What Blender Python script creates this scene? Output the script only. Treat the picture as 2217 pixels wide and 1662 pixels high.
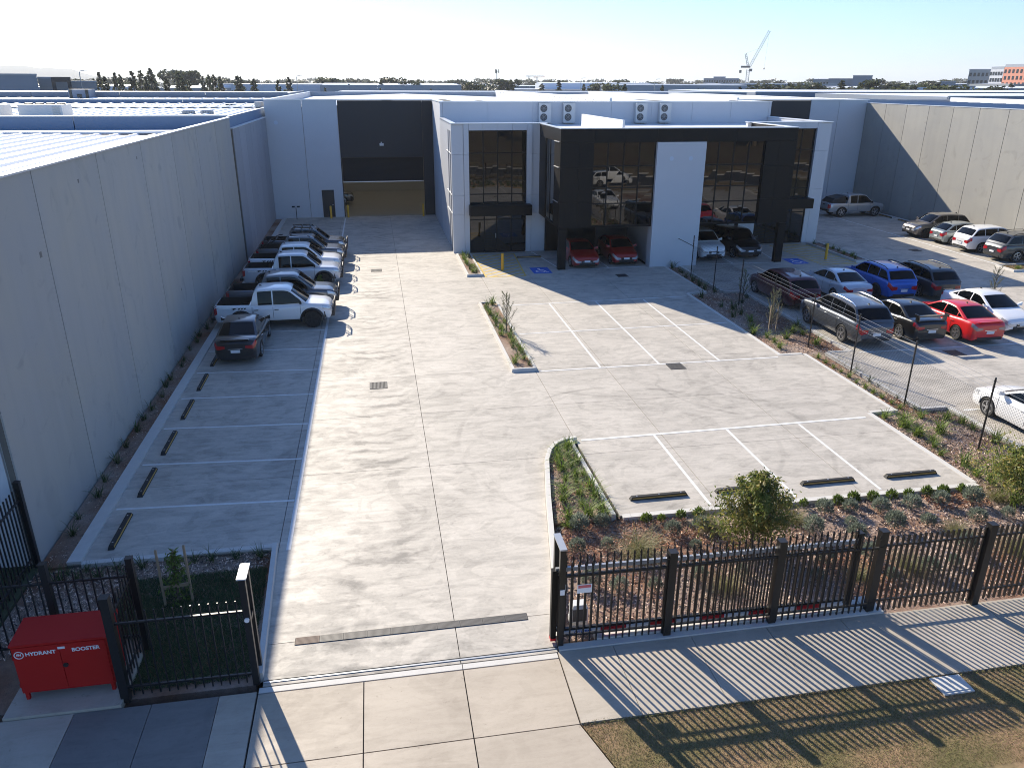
import bpy, math, random
from mathutils import Vector, Matrix
import numpy as np
for o in list(bpy.data.objects): bpy.data.objects.remove(o)
random.seed(7)
S = bpy.context.scene
COL = S.collection
PI = math.pi
R_ = math.radians

# ---------------------------------------------------------------- camera, sky, sun, exposure
cam_d = bpy.data.cameras.new('camera'); cam = bpy.data.objects.new('camera', cam_d); COL.objects.link(cam)
cam_d.sensor_fit = 'HORIZONTAL'; cam_d.sensor_width = 36.0
cam_d.lens = 1662.628 / 2217.0 * 36.0
cam_d.clip_start = 0.1; cam_d.clip_end = 12000
def _cam(pitch, yaw, roll):
    r = Vector((math.cos(yaw), math.sin(yaw), 0)); fw = Vector((-math.sin(yaw), math.cos(yaw), 0)); up = Vector((0, 0, 1))
    f2 = fw*math.cos(pitch) - up*math.sin(pitch); u2 = up*math.cos(pitch) + fw*math.sin(pitch)
    a = r*math.cos(roll) + u2*math.sin(roll); b = u2*math.cos(roll) - r*math.sin(roll)
    return Matrix(((a.x, b.x, -f2.x, 0), (a.y, b.y, -f2.y, 0), (a.z, b.z, -f2.z, 10.7), (0, 0, 0, 1)))
cam.matrix_world = _cam(0.37418542, -0.17342621, 0.00402318)
S.camera = cam

SUN_DIR = Vector((0.672, -1.68, -1.0)).normalized()      # direction the light travels
SUN_EL = math.asin(-SUN_DIR.z)
SUN_AZ = math.atan2(-SUN_DIR.x, -SUN_DIR.y)              # measured from +Y towards +X
w = bpy.data.worlds.new('World'); S.world = w; w.use_nodes = True
wn = w.node_tree; wn.nodes.clear()
sky = wn.nodes.new('ShaderNodeTexSky'); sky.sky_type = 'NISHITA'; sky.sun_disc = False
sky.sun_elevation = SUN_EL; sky.sun_rotation = SUN_AZ
sky.altitude = 30; sky.air_density = 1.0; sky.dust_density = 0.35; sky.ozone_density = 3.0
bg = wn.nodes.new('ShaderNodeBackground'); bg.inputs['Strength'].default_value = 0.080
wo = wn.nodes.new('ShaderNodeOutputWorld')
tint = wn.nodes.new('ShaderNodeVectorMath'); tint.operation = 'MULTIPLY'; tint.inputs[1].default_value = (0.76, 0.98, 1.30)   # clear blue air
wn.links.new(sky.outputs[0], tint.inputs[0]); wn.links.new(tint.outputs[0], bg.inputs[0]); wn.links.new(bg.outputs[0], wo.inputs[0])
sl = bpy.data.lights.new('sun', 'SUN'); sl.energy = 5.0; sl.angle = R_(0.53); sl.color = (1.0, 0.905, 0.755)
so = bpy.data.objects.new('sun', sl); COL.objects.link(so)
so.rotation_euler = SUN_DIR.to_track_quat('-Z', 'Y').to_euler(); so.location = (-20, 60, 60)
S.view_settings.view_transform = 'Standard'; S.view_settings.look = 'None'
S.view_settings.exposure = 0.92; S.view_settings.gamma = 1.0; S.view_settings.use_curve_mapping = False
S.cycles.use_denoising = True; S.cycles.denoising_prefilter = 'NONE'; S.cycles.use_adaptive_sampling = False
S.cycles.pixel_filter_type = 'BLACKMAN_HARRIS'; S.cycles.filter_width = 1.0
S.cycles.max_bounces = 6; S.cycles.diffuse_bounces = 3; S.cycles.glossy_bounces = 4
S.cycles.volume_bounces = 0; S.cycles.transparent_max_bounces = 6
S.cycles.caustics_reflective = False; S.cycles.caustics_refractive = False
S.cycles.sample_clamp_indirect = 8.0

# ---------------------------------------------------------------- helpers
class MB:
    def __init__(s): s.v = []; s.f = []; s.m = []
    def quad(s, a, b, c, d, m=0):
        n = len(s.v); s.v += [a, b, c, d]; s.f.append((n, n+1, n+2, n+3)); s.m.append(m)
    def tri(s, a, b, c, m=0):
        n = len(s.v); s.v += [a, b, c]; s.f.append((n, n+1, n+2)); s.m.append(m)
    def box(s, x0, x1, y0, y1, z0, z1, m=0):
        n = len(s.v)
        s.v += [(x0,y0,z0),(x1,y0,z0),(x1,y1,z0),(x0,y1,z0),(x0,y0,z1),(x1,y0,z1),(x1,y1,z1),(x0,y1,z1)]
        for q in ((0,3,2,1),(4,5,6,7),(0,1,5,4),(1,2,6,5),(2,3,7,6),(3,0,4,7)):
            s.f.append(tuple(n+i for i in q)); s.m.append(m)
    def hexa(s, p, m=0):
        n = len(s.v); s.v += list(p)
        for q in ((0,3,2,1),(4,5,6,7),(0,1,5,4),(1,2,6,5),(2,3,7,6),(3,0,4,7)):
            s.f.append(tuple(n+i for i in q)); s.m.append(m)
    def prism(s, poly, z0, z1, m=0):
        a = sum(poly[i][0]*poly[(i+1) % len(poly)][1] - poly[(i+1) % len(poly)][0]*poly[i][1] for i in range(len(poly)))
        if a < 0: poly = poly[::-1]
        n = len(s.v); k = len(poly)
        s.v += [(p[0], p[1], z0) for p in poly] + [(p[0], p[1], z1) for p in poly]
        s.f.append(tuple(n+i for i in reversed(range(k)))); s.m.append(m)
        s.f.append(tuple(n+k+i for i in range(k))); s.m.append(m)
        for i in range(k):
            j = (i+1) % k
            s.f.append((n+i, n+j, n+k+j, n+k+i)); s.m.append(m)
    def tube(s, pts, r, n=6, m=0, cap=True):
        pts = [Vector(p) for p in pts]; rs = r if isinstance(r, (list, tuple)) else [r]*len(pts)
        base = len(s.v)
        for i, p in enumerate(pts):
            d = (pts[min(i+1, len(pts)-1)] - pts[max(i-1, 0)])
            d = d.normalized() if d.length > 1e-9 else Vector((0, 0, 1))
            u = d.orthogonal().normalized() if i == 0 else (pu - d*pu.dot(d)).normalized()
            pu = u; w_ = d.cross(u)
            for k in range(n):
                a = 2*PI*k/n
                s.v.append(tuple(p + (u*math.cos(a) + w_*math.sin(a))*rs[i]))
        for i in range(len(pts)-1):
            for k in range(n):
                a = base+i*n+k; b = base+i*n+(k+1) % n
                s.f.append((a, b, b+n, a+n)); s.m.append(m)
        if cap:
            s.f.append(tuple(base+k for k in reversed(range(n)))); s.m.append(m)
            s.f.append(tuple(base+(len(pts)-1)*n+k for k in range(n))); s.m.append(m)
    def lathe(s, prof, c=(0, 0, 0), axis='z', n=16, m=0):
        base = len(s.v)
        for (r, h) in prof:
            for k in range(n):
                a = 2*PI*k/n; x, y = r*math.cos(a), r*math.sin(a)
                p = (x, y, h) if axis == 'z' else ((x, h, y) if axis == 'y' else (h, x, y))
                s.v.append((p[0]+c[0], p[1]+c[1], p[2]+c[2]))
        for i in range(len(prof)-1):
            for k in range(n):
                a = base+i*n+k; b = base+i*n+(k+1) % n
                s.f.append((a, b, b+n, a+n)); s.m.append(m)
        s.f.append(tuple(base+k for k in range(n))); s.m.append(m)
        s.f.append(tuple(base+(len(prof)-1)*n+k for k in range(n))); s.m.append(m)
    def grid(s, rows, m=0):
        n = len(s.v); w_ = len(rows[0])
        for r in rows: s.v += [tuple(p) for p in r]
        for i in range(len(rows)-1):
            for j in range(w_-1):
                a = n+i*w_+j; s.f.append((a, a+1, a+w_+1, a+w_)); s.m.append(m)
    def mesh(s, name, mats, smooth=False, recalc=False):
        me = bpy.data.meshes.new(name); me.from_pydata([tuple(v) for v in s.v], [], s.f)
        mats = mats if isinstance(mats, (list, tuple)) else [mats]
        for mt in mats: me.materials.append(mt)
        if len(mats) > 1: me.polygons.foreach_set('material_index', s.m)
        if recalc:
            import bmesh
            b = bmesh.new(); b.from_mesh(me); bmesh.ops.remove_doubles(b, verts=b.verts, dist=1e-5)
            bmesh.ops.recalc_face_normals(b, faces=b.faces); b.to_mesh(me); b.free()
        if smooth:
            me.polygons.foreach_set('use_smooth', [True]*len(me.polygons))
            try: me.set_sharp_from_angle(angle=R_(smooth if smooth > 1 else 35))
            except Exception: pass
        me.update(); return me
    def obj(s, name, mats, parent=None, loc=(0, 0, 0), smooth=False, recalc=False):
        return link(name, s.mesh(name, mats, smooth, recalc), parent, loc)

def link(name, me, parent=None, loc=(0, 0, 0), rotz=0):
    o = bpy.data.objects.new(name, me); COL.objects.link(o)
    o.location = loc; o.rotation_euler = (0, 0, rotz)
    if parent: o.parent = parent
    return o
def tag(o, label=None, cat=None, group=None, kind=None):
    if label: o['label'] = label
    if cat: o['category'] = cat
    if group: o['group'] = group
    if kind: o['kind'] = kind
    return o
def thing(name, label, cat, loc=(0, 0, 0), rotz=0, group=None):
    o = link(name, None, None, loc, rotz); o.empty_display_size = 0.3
    return tag(o, label, cat, group)
def struct(o): o['kind'] = 'structure'; return o
def copy_tree(o, parent=None):
    c = o.copy(); COL.objects.link(c)
    if parent: c.parent = parent
    for ch in o.children: copy_tree(ch, c)
    return c
def dup(root, loc, rotz=0, label=None, group=None, scale=None):
    c = copy_tree(root); c.location = loc; c.rotation_euler = (0, 0, rotz)
    if label: c['label'] = label
    if group: c['group'] = group
    if scale: c.scale = scale if isinstance(scale, (tuple, list)) else (scale,)*3
    return c
def clip_poly(poly, x0, x1, y0, y1):
    def cl(ps, f, it):
        out = []
        for i in range(len(ps)):
            a, b = ps[i-1], ps[i]; fa, fb = f(a), f(b)
            if fb >= 0:
                if fa < 0: out.append(it(a, b))
                out.append(b)
            elif fa >= 0: out.append(it(a, b))
        return out
    def ix(v):
        return lambda a, b: (v, a[1]+(b[1]-a[1])*(v-a[0])/(b[0]-a[0]))
    def iy(v):
        return lambda a, b: (a[0]+(b[0]-a[0])*(v-a[1])/(b[1]-a[1]), v)
    for f, it in ((lambda p: p[0]-x0, ix(x0)), (lambda p: x1-p[0], ix(x1)), (lambda p: p[1]-y0, iy(y0)), (lambda p: y1-p[1], iy(y1))):
        poly = cl(poly, f, it)
        if len(poly) < 3: return []
    out = []
    for p in poly:
        if not out or abs(p[0]-out[-1][0]) + abs(p[1]-out[-1][1]) > 1e-4: out.append(p)
    if len(out) > 1 and abs(out[0][0]-out[-1][0]) + abs(out[0][1]-out[-1][1]) < 1e-4: out.pop()
    ar = abs(sum(out[i-1][0]*out[i][1] - out[i][0]*out[i-1][1] for i in range(len(out))))/2
    return out if len(out) >= 3 and ar > 0.01 else []
def inside(p, poly):
    x, y = p; r = False; j = len(poly)-1
    for i in range(len(poly)):
        xi, yi = poly[i]; xj, yj = poly[j]
        if (yi > y) != (yj > y) and x < (xj-xi)*(y-yi)/(yj-yi)+xi: r = not r
        j = i
    return r
def text_mesh(txt, size, depth=0.004, bold=0.0):
    c = bpy.data.curves.new('lettering', 'FONT'); c.body = txt; c.size = size; c.extrude = depth; c.offset = bold
    c.align_x = 'CENTER'; c.align_y = 'CENTER'
    o = bpy.data.objects.new('lettering', c); COL.objects.link(o)
    dg = bpy.context.evaluated_depsgraph_get()
    me = bpy.data.meshes.new_from_object(o.evaluated_get(dg))
    bpy.data.objects.remove(o); bpy.data.curves.remove(c)
    return me

# ---------------------------------------------------------------- materials
def mat(name, base, rough=0.7, metal=0.0, spec=None, coat=0.0, var=0.0, scale=3.0, bump=0.0, rnd=0.0, island=0.0, stretch=(1, 1, 1), coord='Object', detail=6, var2=None, transl=0.0):
    m = bpy.data.materials.new(name); m.use_nodes = True; nt = m.node_tree; b = nt.nodes['Principled BSDF']
    N = nt.nodes.new; Lk = nt.links.new
    b.inputs['Roughness'].default_value = rough; b.inputs['Metallic'].default_value = metal
    if spec is not None: b.inputs['IOR'].default_value = spec
    if coat: b.inputs['Coat Weight'].default_value = coat; b.inputs['Coat Roughness'].default_value = 0.04
    b.inputs['Base Color'].default_value = (*base, 1)
    val = None
    if var or rnd or island or bump:
        tc = N('ShaderNodeTexCoord'); mp = N('ShaderNodeMapping'); mp.inputs['Scale'].default_value = stretch
        Lk(tc.outputs[coord], mp.inputs[0])
        no = N('ShaderNodeTexNoise'); no.inputs['Scale'].default_value = scale; no.inputs['Detail'].default_value = detail; no.inputs['Roughness'].default_value = 0.62
        Lk(mp.outputs[0], no.inputs['Vector'])
        fac = N('ShaderNodeMath'); fac.operation = 'MULTIPLY_ADD'; Lk(no.outputs['Fac'], fac.inputs[0]); fac.inputs[1].default_value = 2*var; fac.inputs[2].default_value = 1-var
        last = fac.outputs[0]
        if rnd:
            oi = N('ShaderNodeObjectInfo'); a = N('ShaderNodeMath'); a.operation = 'MULTIPLY_ADD'; Lk(oi.outputs['Random'], a.inputs[0]); a.inputs[1].default_value = 2*rnd; a.inputs[2].default_value = 1-rnd
            mu = N('ShaderNodeMath'); mu.operation = 'MULTIPLY'; Lk(last, mu.inputs[0]); Lk(a.outputs[0], mu.inputs[1]); last = mu.outputs[0]
        if island:
            ge = N('ShaderNodeNewGeometry'); a = N('ShaderNodeMath'); a.operation = 'MULTIPLY_ADD'; Lk(ge.outputs['Random Per Island'], a.inputs[0]); a.inputs[1].default_value = 2*island; a.inputs[2].default_value = 1-island
            mu = N('ShaderNodeMath'); mu.operation = 'MULTIPLY'; Lk(last, mu.inputs[0]); Lk(a.outputs[0], mu.inputs[1]); last = mu.outputs[0]
        colsrc = None
        if var2:
            n2 = N('ShaderNodeTexNoise'); n2.inputs['Scale'].default_value = var2[1]; n2.inputs['Detail'].default_value = 4; Lk(mp.outputs[0], n2.inputs['Vector'])
            rp = N('ShaderNodeMapRange'); rp.inputs[1].default_value = 0.38; rp.inputs[2].default_value = 0.64; 
            if island:
                ad = N('ShaderNodeMath'); ad.operation = 'MULTIPLY_ADD'; Lk(ge.outputs['Random Per Island'], ad.inputs[0]); ad.inputs[1].default_value = 0.5; ad.inputs[2].default_value = -0.25
                a2 = N('ShaderNodeMath'); Lk(n2.outputs['Fac'], a2.inputs[0]); Lk(ad.outputs[0], a2.inputs[1]); Lk(a2.outputs[0], rp.inputs[0])
            else: Lk(n2.outputs['Fac'], rp.inputs[0])
            mx = N('ShaderNodeMix'); mx.data_type = 'RGBA'; Lk(rp.outputs[0], mx.inputs[0]); mx.inputs[6].default_value = (*base, 1); mx.inputs[7].default_value = (*var2[0], 1)
            colsrc = mx.outputs[2]
        vm = N('ShaderNodeVectorMath'); vm.operation = 'SCALE'
        if colsrc: Lk(colsrc, vm.inputs[0])
        else: vm.inputs[0].default_value = base
        Lk(last, vm.inputs['Scale']); Lk(vm.outputs[0], b.inputs['Base Color'])
        if bump:
            bp = N('ShaderNodeBump'); bp.inputs['Strength'].default_value = bump; bp.inputs['Distance'].default_value = 0.02
            n3 = N('ShaderNodeTexNoise'); n3.inputs['Scale'].default_value = scale*4; n3.inputs['Detail'].default_value = 5; Lk(mp.outputs[0], n3.inputs['Vector'])
            Lk(n3.outputs['Fac'], bp.inputs['Height']); Lk(bp.outputs[0], b.inputs['Normal'])
    if transl:
        tr = N('ShaderNodeBsdfTranslucent'); ms = N('ShaderNodeMixShader'); ms.inputs[0].default_value = transl; o_ = nt.nodes['Material Output']
        if b.inputs['Base Color'].is_linked: Lk(b.inputs['Base Color'].links[0].from_socket, tr.inputs[0])
        else: tr.inputs[0].default_value = (*base, 1)
        Lk(b.outputs[0], ms.inputs[1]); Lk(tr.outputs[0], ms.inputs[2]); Lk(ms.outputs[0], o_.inputs[0])
    return m

def concrete_mat(name, base, dark, arcs=False, rnd=0.05, speck=0.5):
    """trowelled concrete: broad blotches, swept streaks, dark specks, optional scalloped float marks"""
    m = bpy.data.materials.new(name); m.use_nodes = True; nt = m.node_tree; b = nt.nodes['Principled BSDF']
    N = nt.nodes.new; Lk = nt.links.new
    ge = N('ShaderNodeNewGeometry')
    def noise(scale, st, detail=6, dist=0.0, rough=0.6):
        mp = N('ShaderNodeMapping'); mp.inputs['Scale'].default_value = st; Lk(ge.outputs['Position'], mp.inputs[0])
        n = N('ShaderNodeTexNoise'); n.inputs['Scale'].default_value = scale; n.inputs['Detail'].default_value = detail; n.inputs['Roughness'].default_value = rough; n.inputs['Distortion'].default_value = dist
        Lk(mp.outputs[0], n.inputs['Vector']); return n.outputs['Fac']
    def rng(x, a, c, lo=0.0, hi=1.0):
        r = N('ShaderNodeMapRange'); Lk(x, r.inputs[0]); r.inputs[1].default_value = a; r.inputs[2].default_value = c; r.inputs[3].default_value = lo; r.inputs[4].default_value = hi; return r.outputs[0]
    def math_(op, a, c):
        q = N('ShaderNodeMath'); q.operation = op
        for i, v in enumerate((a, c)):
            if isinstance(v, (int, float)): q.inputs[i].default_value = v
            else: Lk(v, q.inputs[i])
        return q.outputs[0]
    big = rng(noise(0.45, (1, 1, 1), 5, 0.8), 0.38, 0.66)
    streak = rng(noise(1.6, (0.33, 1.5, 1), 7, 1.6, 0.68), 0.42, 0.64)
    fine = rng(noise(14, (1, 1, 1), 4), 0.3, 0.7)
    sp = rng(noise(9, (1, 1, 1), 3, 0.4), 0.66, 0.74)
    blot = rng(noise(0.85, (0.8, 1.1, 1), 6, 2.6, 0.5), 0.515, 0.565)
    blot2 = rng(noise(0.42, (1, 1, 1), 5, 1.8, 0.5), 0.56, 0.59)
    grain = rng(noise(5.0, (0.6, 1.6, 1), 6, 1.0, 0.7), 0.50, 0.72)
    oil = rng(noise(1.9, (1, 1, 1), 3, 0.3), 0.70, 0.76)
    f = math_('ADD', math_('MULTIPLY', big, 0.26), math_('MULTIPLY', streak, 0.30))
    f = math_('ADD', f, math_('MULTIPLY', blot, 0.16)); f = math_('ADD', f, math_('MULTIPLY', blot2, 0.14))
    f = math_('ADD', f, math_('MULTIPLY', grain, 0.22)); f = math_('ADD', f, math_('MULTIPLY', oil, 0.25))
    f = math_('ADD', f, math_('MULTIPLY', fine, 0.14))
    f = math_('ADD', f, math_('MULTIPLY', sp, speck*0.6))
    if arcs:
        sx = N('ShaderNodeSeparateXYZ'); Lk(ge.outputs['Position'], sx.inputs[0])
        xx = math_('SUBTRACT', sx.outputs[0], -0.4)
        par = math_('MULTIPLY', math_('MULTIPLY', xx, xx), 0.35)
        ph = math_('ADD', math_('MULTIPLY', math_('SUBTRACT', sx.outputs[1], par), 8.5), math_('MULTIPLY', noise(0.9, (1, 1, 1), 5), 11.0))
        sc = rng(math_('SINE', ph, 0.0), -0.1, 1.0)
        msk = rng(math_('ABSOLUTE', xx, 0.0), 1.5, 0.5)
        m2 = rng(noise(0.3, (1, 1, 1), 3), 0.42, 0.58)
        f = math_('ADD', f, math_('MULTIPLY', math_('MULTIPLY', sc, msk), math_('MULTIPLY', m2, 0.5)))
    if arcs:       # faint tyre arcs
        for cx_, cy_, rr_, dy_ in ((14.2, 26.2, 2.6, 0), (14.2, 26.2, 4.1, 0), (8.0, 21.5, 4.4, 0), (8.0, 21.5, 5.9, 0), (21.5, 25.0, 3.0, 0), (9.5, 31.5, 6.6, 0)):
            vd = N('ShaderNodeVectorMath'); vd.operation = 'DISTANCE'; Lk(ge.outputs['Position'], vd.inputs[0]); vd.inputs[1].default_value = (cx_, cy_, 0)
            bd = rng(math_('ABSOLUTE', math_('SUBTRACT', vd.outputs['Value'], rr_), 0.0), 0.10, 0.04)
            f = math_('ADD', f, math_('MULTIPLY', math_('MULTIPLY', bd, rng(noise(0.5, (1, 1, 1), 3), 0.45, 0.6)), 0.22))
    oi = N('ShaderNodeObjectInfo')
    sc_ = math_('ADD', math_('MULTIPLY', oi.outputs['Random'], 2*rnd), 1-rnd)
    cl = N('ShaderNodeClamp'); Lk(f, cl.inputs[0])
    mx = N('ShaderNodeMix'); mx.data_type = 'RGBA'; Lk(cl.outputs[0], mx.inputs[0]); mx.inputs[6].default_value = (*base, 1); mx.inputs[7].default_value = (*dark, 1)
    vm = N('ShaderNodeVectorMath'); vm.operation = 'SCALE'; Lk(mx.outputs[2], vm.inputs[0]); Lk(sc_, vm.inputs['Scale'])
    Lk(vm.outputs[0], b.inputs['Base Color'])
    Lk(rng(f, 0, 1, 0.55, 0.8), b.inputs['Roughness'])
    bp = N('ShaderNodeBump'); bp.inputs['Strength'].default_value = 0.15; bp.inputs['Distance'].default_value = 0.01
    Lk(noise(30, (1, 1, 1), 4), bp.inputs['Height']); Lk(bp.outputs[0], b.inputs['Normal'])
    return m

def panel_mat(name, base, dark, warm, rnd=0.06):
    """precast wall concrete: cloudy tone, faint vertical streaks, a few stains"""
    m = bpy.data.materials.new(name); m.use_nodes = True; nt = m.node_tree; b = nt.nodes['Principled BSDF']
    N = nt.nodes.new; Lk = nt.links.new
    ge = N('ShaderNodeNewGeometry'); oi = N('ShaderNodeObjectInfo')
    def noise(scale, st, detail=5, dist=0.0):
        mp = N('ShaderNodeMapping'); mp.inputs['Scale'].default_value = st; Lk(ge.outputs['Position'], mp.inputs[0])
        n = N('ShaderNodeTexNoise'); n.inputs['Scale'].default_value = scale; n.inputs['Detail'].default_value = detail; n.inputs['Distortion'].default_value = dist
        Lk(mp.outputs[0], n.inputs['Vector']); return n.outputs['Fac']
    def rng(x, a, c, lo=0.0, hi=1.0):
        r = N('ShaderNodeMapRange'); Lk(x, r.inputs[0]); r.inputs[1].default_value = a; r.inputs[2].default_value = c; r.inputs[3].default_value = lo; r.inputs[4].default_value = hi; return r.outputs[0]
    def mix(f, a, c):
        x = N('ShaderNodeMix'); x.data_type = 'RGBA'; Lk(f, x.inputs[0])
        for i, v in ((6, a), (7, c)):
            if isinstance(v, tuple): x.inputs[i].default_value = (*v, 1)
            else: Lk(v, x.inputs[i])
        return x.outputs[2]
    c = mix(rng(noise(0.45, (1, 1, 1), 5, 0.6), 0.35, 0.7), base, warm)
    c = mix(rng(noise(1.2, (1.6, 1.6, 0.14), 6, 0.3), 0.45, 0.8, 0, 0.22), c, dark)
    c = mix(rng(noise(0.9, (1, 1, 1), 7, 1.2), 0.60, 0.72, 0, 0.45), c, dark)
    c = mix(rng(noise(22, (1, 1, 1), 2), 0.74, 0.8, 0, 0.5), c, dark)
    a = N('ShaderNodeMath'); a.operation = 'MULTIPLY_ADD'; Lk(oi.outputs['Random'], a.inputs[0]); a.inputs[1].default_value = 2*rnd; a.inputs[2].default_value = 1-rnd
    vm = N('ShaderNodeVectorMath'); vm.operation = 'SCALE'; Lk(c, vm.inputs[0]); Lk(a.outputs[0], vm.inputs['Scale'])
    Lk(vm.outputs[0], b.inputs['Base Color']); b.inputs['Roughness'].default_value = 0.8
    return m

M = {}
M['lot'] = concrete_mat('lot concrete', (0.555, 0.507, 0.435), (0.245, 0.226, 0.197), arcs=True)
M['cross'] = concrete_mat('crossover concrete', (0.45, 0.385, 0.305), (0.33, 0.28, 0.22), speck=1.0, rnd=0.06)
M['path'] = concrete_mat('footpath concrete', (0.46, 0.405, 0.33), (0.33, 0.285, 0.225), speck=1.0, rnd=0.08)
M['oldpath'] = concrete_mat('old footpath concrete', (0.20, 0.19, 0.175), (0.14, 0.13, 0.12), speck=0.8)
M['kerb'] = mat('kerb concrete', (0.56, 0.54, 0.50), 0.75, var=0.12, scale=4, bump=0.1)
M['joint'] = mat('joint dirt', (0.15, 0.135, 0.115), 0.9, var=0.2)
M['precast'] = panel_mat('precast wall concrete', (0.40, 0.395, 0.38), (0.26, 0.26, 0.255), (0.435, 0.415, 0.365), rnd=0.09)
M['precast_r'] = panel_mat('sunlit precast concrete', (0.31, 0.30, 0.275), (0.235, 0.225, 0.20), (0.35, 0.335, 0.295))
M['paintgrey'] = panel_mat('grey painted panel', (0.33, 0.345, 0.375), (0.24, 0.25, 0.27), (0.34, 0.35, 0.375))
M['white'] = mat('white wall paint', (0.56, 0.575, 0.60), 0.65, var=0.04, scale=0.8)
M['whitepanel'] = mat('white cladding panel', (0.60, 0.61, 0.63), 0.4, var=0.03, scale=1.0, rnd=0.02)
M['offwhite'] = mat('pale blue grey wall', (0.58, 0.64, 0.72), 0.6, var=0.05, scale=1.0)
M['dark'] = mat('charcoal wall paint', (0.019, 0.020, 0.024), 0.6, var=0.1, scale=1)
M['clad'] = mat('dark bronze cladding', (0.0085, 0.0072, 0.0068), 0.45, spec=1.28, var=0.08, scale=1, rnd=0.05)
M['shutter'] = mat('roller shutter steel', (0.026, 0.026, 0.029), 0.45, var=0.05)
M['alu'] = mat('aluminium', (0.62, 0.62, 0.63), 0.35, metal=0.7)
M['mull'] = mat('dark window frame', (0.012, 0.0115, 0.011), 0.5, spec=1.3)
M['glass'] = mat('tinted reflective glass', (0.002, 0.002, 0.0022), 0.015, spec=1.68)
M['roof'] = mat('white steel roof', (0.84, 0.84, 0.84), 0.35, var=0.05, scale=1)
M['roofgrey'] = mat('grey steel roof', (0.33, 0.36, 0.40), 0.5, var=0.06, scale=1)
M['shadeblue'] = mat('wall sheet in painted blue shade', (0.17, 0.25, 0.37), 0.55, var=0.06, scale=0.6)  # blue shade on the left factory parapets is put into this wall colour
M['flash'] = mat('metal capping', (0.70, 0.71, 0.72), 0.3, metal=0.3)
M['yellow'] = mat('safety yellow paint', (0.72, 0.38, 0.02), 0.5, var=0.08, scale=6)
M['ypaint'] = mat('yellow line paint', (0.60, 0.42, 0.10), 0.7, var=0.35, scale=6)
M['wpaint'] = mat('white line paint', (0.70, 0.70, 0.68), 0.6, var=0.18, scale=7)
M['bpaint'] = mat('blue bay paint', (0.02, 0.11, 0.50), 0.6, var=0.1, scale=5)
M['rubber'] = mat('black rubber', (0.018, 0.017, 0.016), 0.7, var=0.1)
M['stripe'] = mat('yellow reflective strip', (0.42, 0.25, 0.06), 0.5)
M['black'] = mat('black powder coat', (0.012, 0.012, 0.013), 0.38)
M['darkfence'] = mat('brown black powder coat', (0.016, 0.014, 0.012), 0.38)
M['redbox'] = mat('red cabinet paint', (0.46, 0.012, 0.010), 0.6, spec=1.3, var=0.05)
M['redmark'] = mat('red reflective tape', (0.55, 0.012, 0.018), 0.4)
M['signwhite'] = mat('white print', (0.80, 0.80, 0.80), 0.5)
M['galv'] = mat('galvanised steel', (0.42, 0.43, 0.44), 0.4, metal=0.6, var=0.1)
M['grate'] = mat('grate steel', (0.10, 0.095, 0.09), 0.55, metal=0.3, var=0.2)
M['rust'] = mat('rusty grate steel', (0.16, 0.11, 0.085), 0.7, var=0.25)
M['hole'] = mat('drain pit', (0.02, 0.02, 0.02), 0.9)
M['mulch'] = mat('mulch bed', (0.32, 0.245, 0.195), 0.95, var=0.45, scale=9, bump=0.9, var2=((0.20, 0.095, 0.05), 0.5))
M['chip'] = mat('wood chip', (0.36, 0.265, 0.21), 0.85, var=0.15, island=0.85, var2=((0.50, 0.385, 0.31), 1.2))
M['chipred'] = mat('red wood chip', (0.40, 0.20, 0.11), 0.85, var=0.15, island=0.55)
M['soil'] = mat('dry verge soil', (0.28, 0.18, 0.10), 0.95, var=0.4, scale=5, bump=0.6, var2=((0.15, 0.125, 0.05), 0.8))
M['drygrass'] = mat('dry grass blade', (0.33, 0.225, 0.115), 0.8, var=0.15, island=0.5, var2=((0.16, 0.16, 0.05), 0.6), coord='Object', transl=0.3)
M['lawn'] = mat('dark lawn blade', (0.040, 0.072, 0.020), 0.8, var=0.15, island=0.5)
M['lawnsoil'] = mat('lawn soil', (0.045, 0.055, 0.025), 0.95, var=0.4, scale=8)
M['asphalt'] = mat('asphalt', (0.05, 0.05, 0.052), 0.85, var=0.15, scale=8)
M['land'] = mat('open land', (0.085, 0.085, 0.055), 0.95, var=0.4, scale=0.02, var2=((0.11, 0.095, 0.07), 0.01))
M['dirt'] = mat('brown field dirt', (0.115, 0.072, 0.040), 0.95, var=0.4, scale=0.25, var2=((0.13, 0.105, 0.05), 0.12))
M['bark'] = mat('bark', (0.13, 0.10, 0.075), 0.9, var=0.3, scale=8)
M['stake'] = mat('timber stake', (0.34, 0.25, 0.16), 0.8, var=0.15)
def leaf(name, c, c2=None, isl=0.45, rnd=0.12):
    return mat(name, c, 0.55, var=0.1, island=isl, rnd=rnd, var2=(c2, 0.9) if c2 else None, transl=0.42)
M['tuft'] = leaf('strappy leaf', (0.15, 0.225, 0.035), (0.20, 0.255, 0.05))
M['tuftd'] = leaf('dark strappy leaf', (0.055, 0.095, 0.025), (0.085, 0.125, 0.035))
M['fount'] = leaf('fountain grass leaf', (0.20, 0.215, 0.085), (0.25, 0.215, 0.10))
M['sage'] = leaf('grey green shrub leaf', (0.17, 0.205, 0.155), (0.22, 0.245, 0.19), 0.35)
M['bright'] = leaf('bright green shrub leaf', (0.11, 0.17, 0.03), (0.15, 0.20, 0.045))
M['gum'] = leaf('olive tree leaf', (0.165, 0.22, 0.045), (0.26, 0.215, 0.06), 0.45)
M['banksia'] = leaf('grey needle leaf', (0.13, 0.145, 0.085), (0.17, 0.175, 0.11), 0.35)
M['fresh'] = leaf('fresh green leaf', (0.11, 0.17, 0.03), None)
M['fartree'] = leaf('distant tree leaf', (0.045, 0.058, 0.028), (0.065, 0.075, 0.036), 0.5, 0.3)
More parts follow.
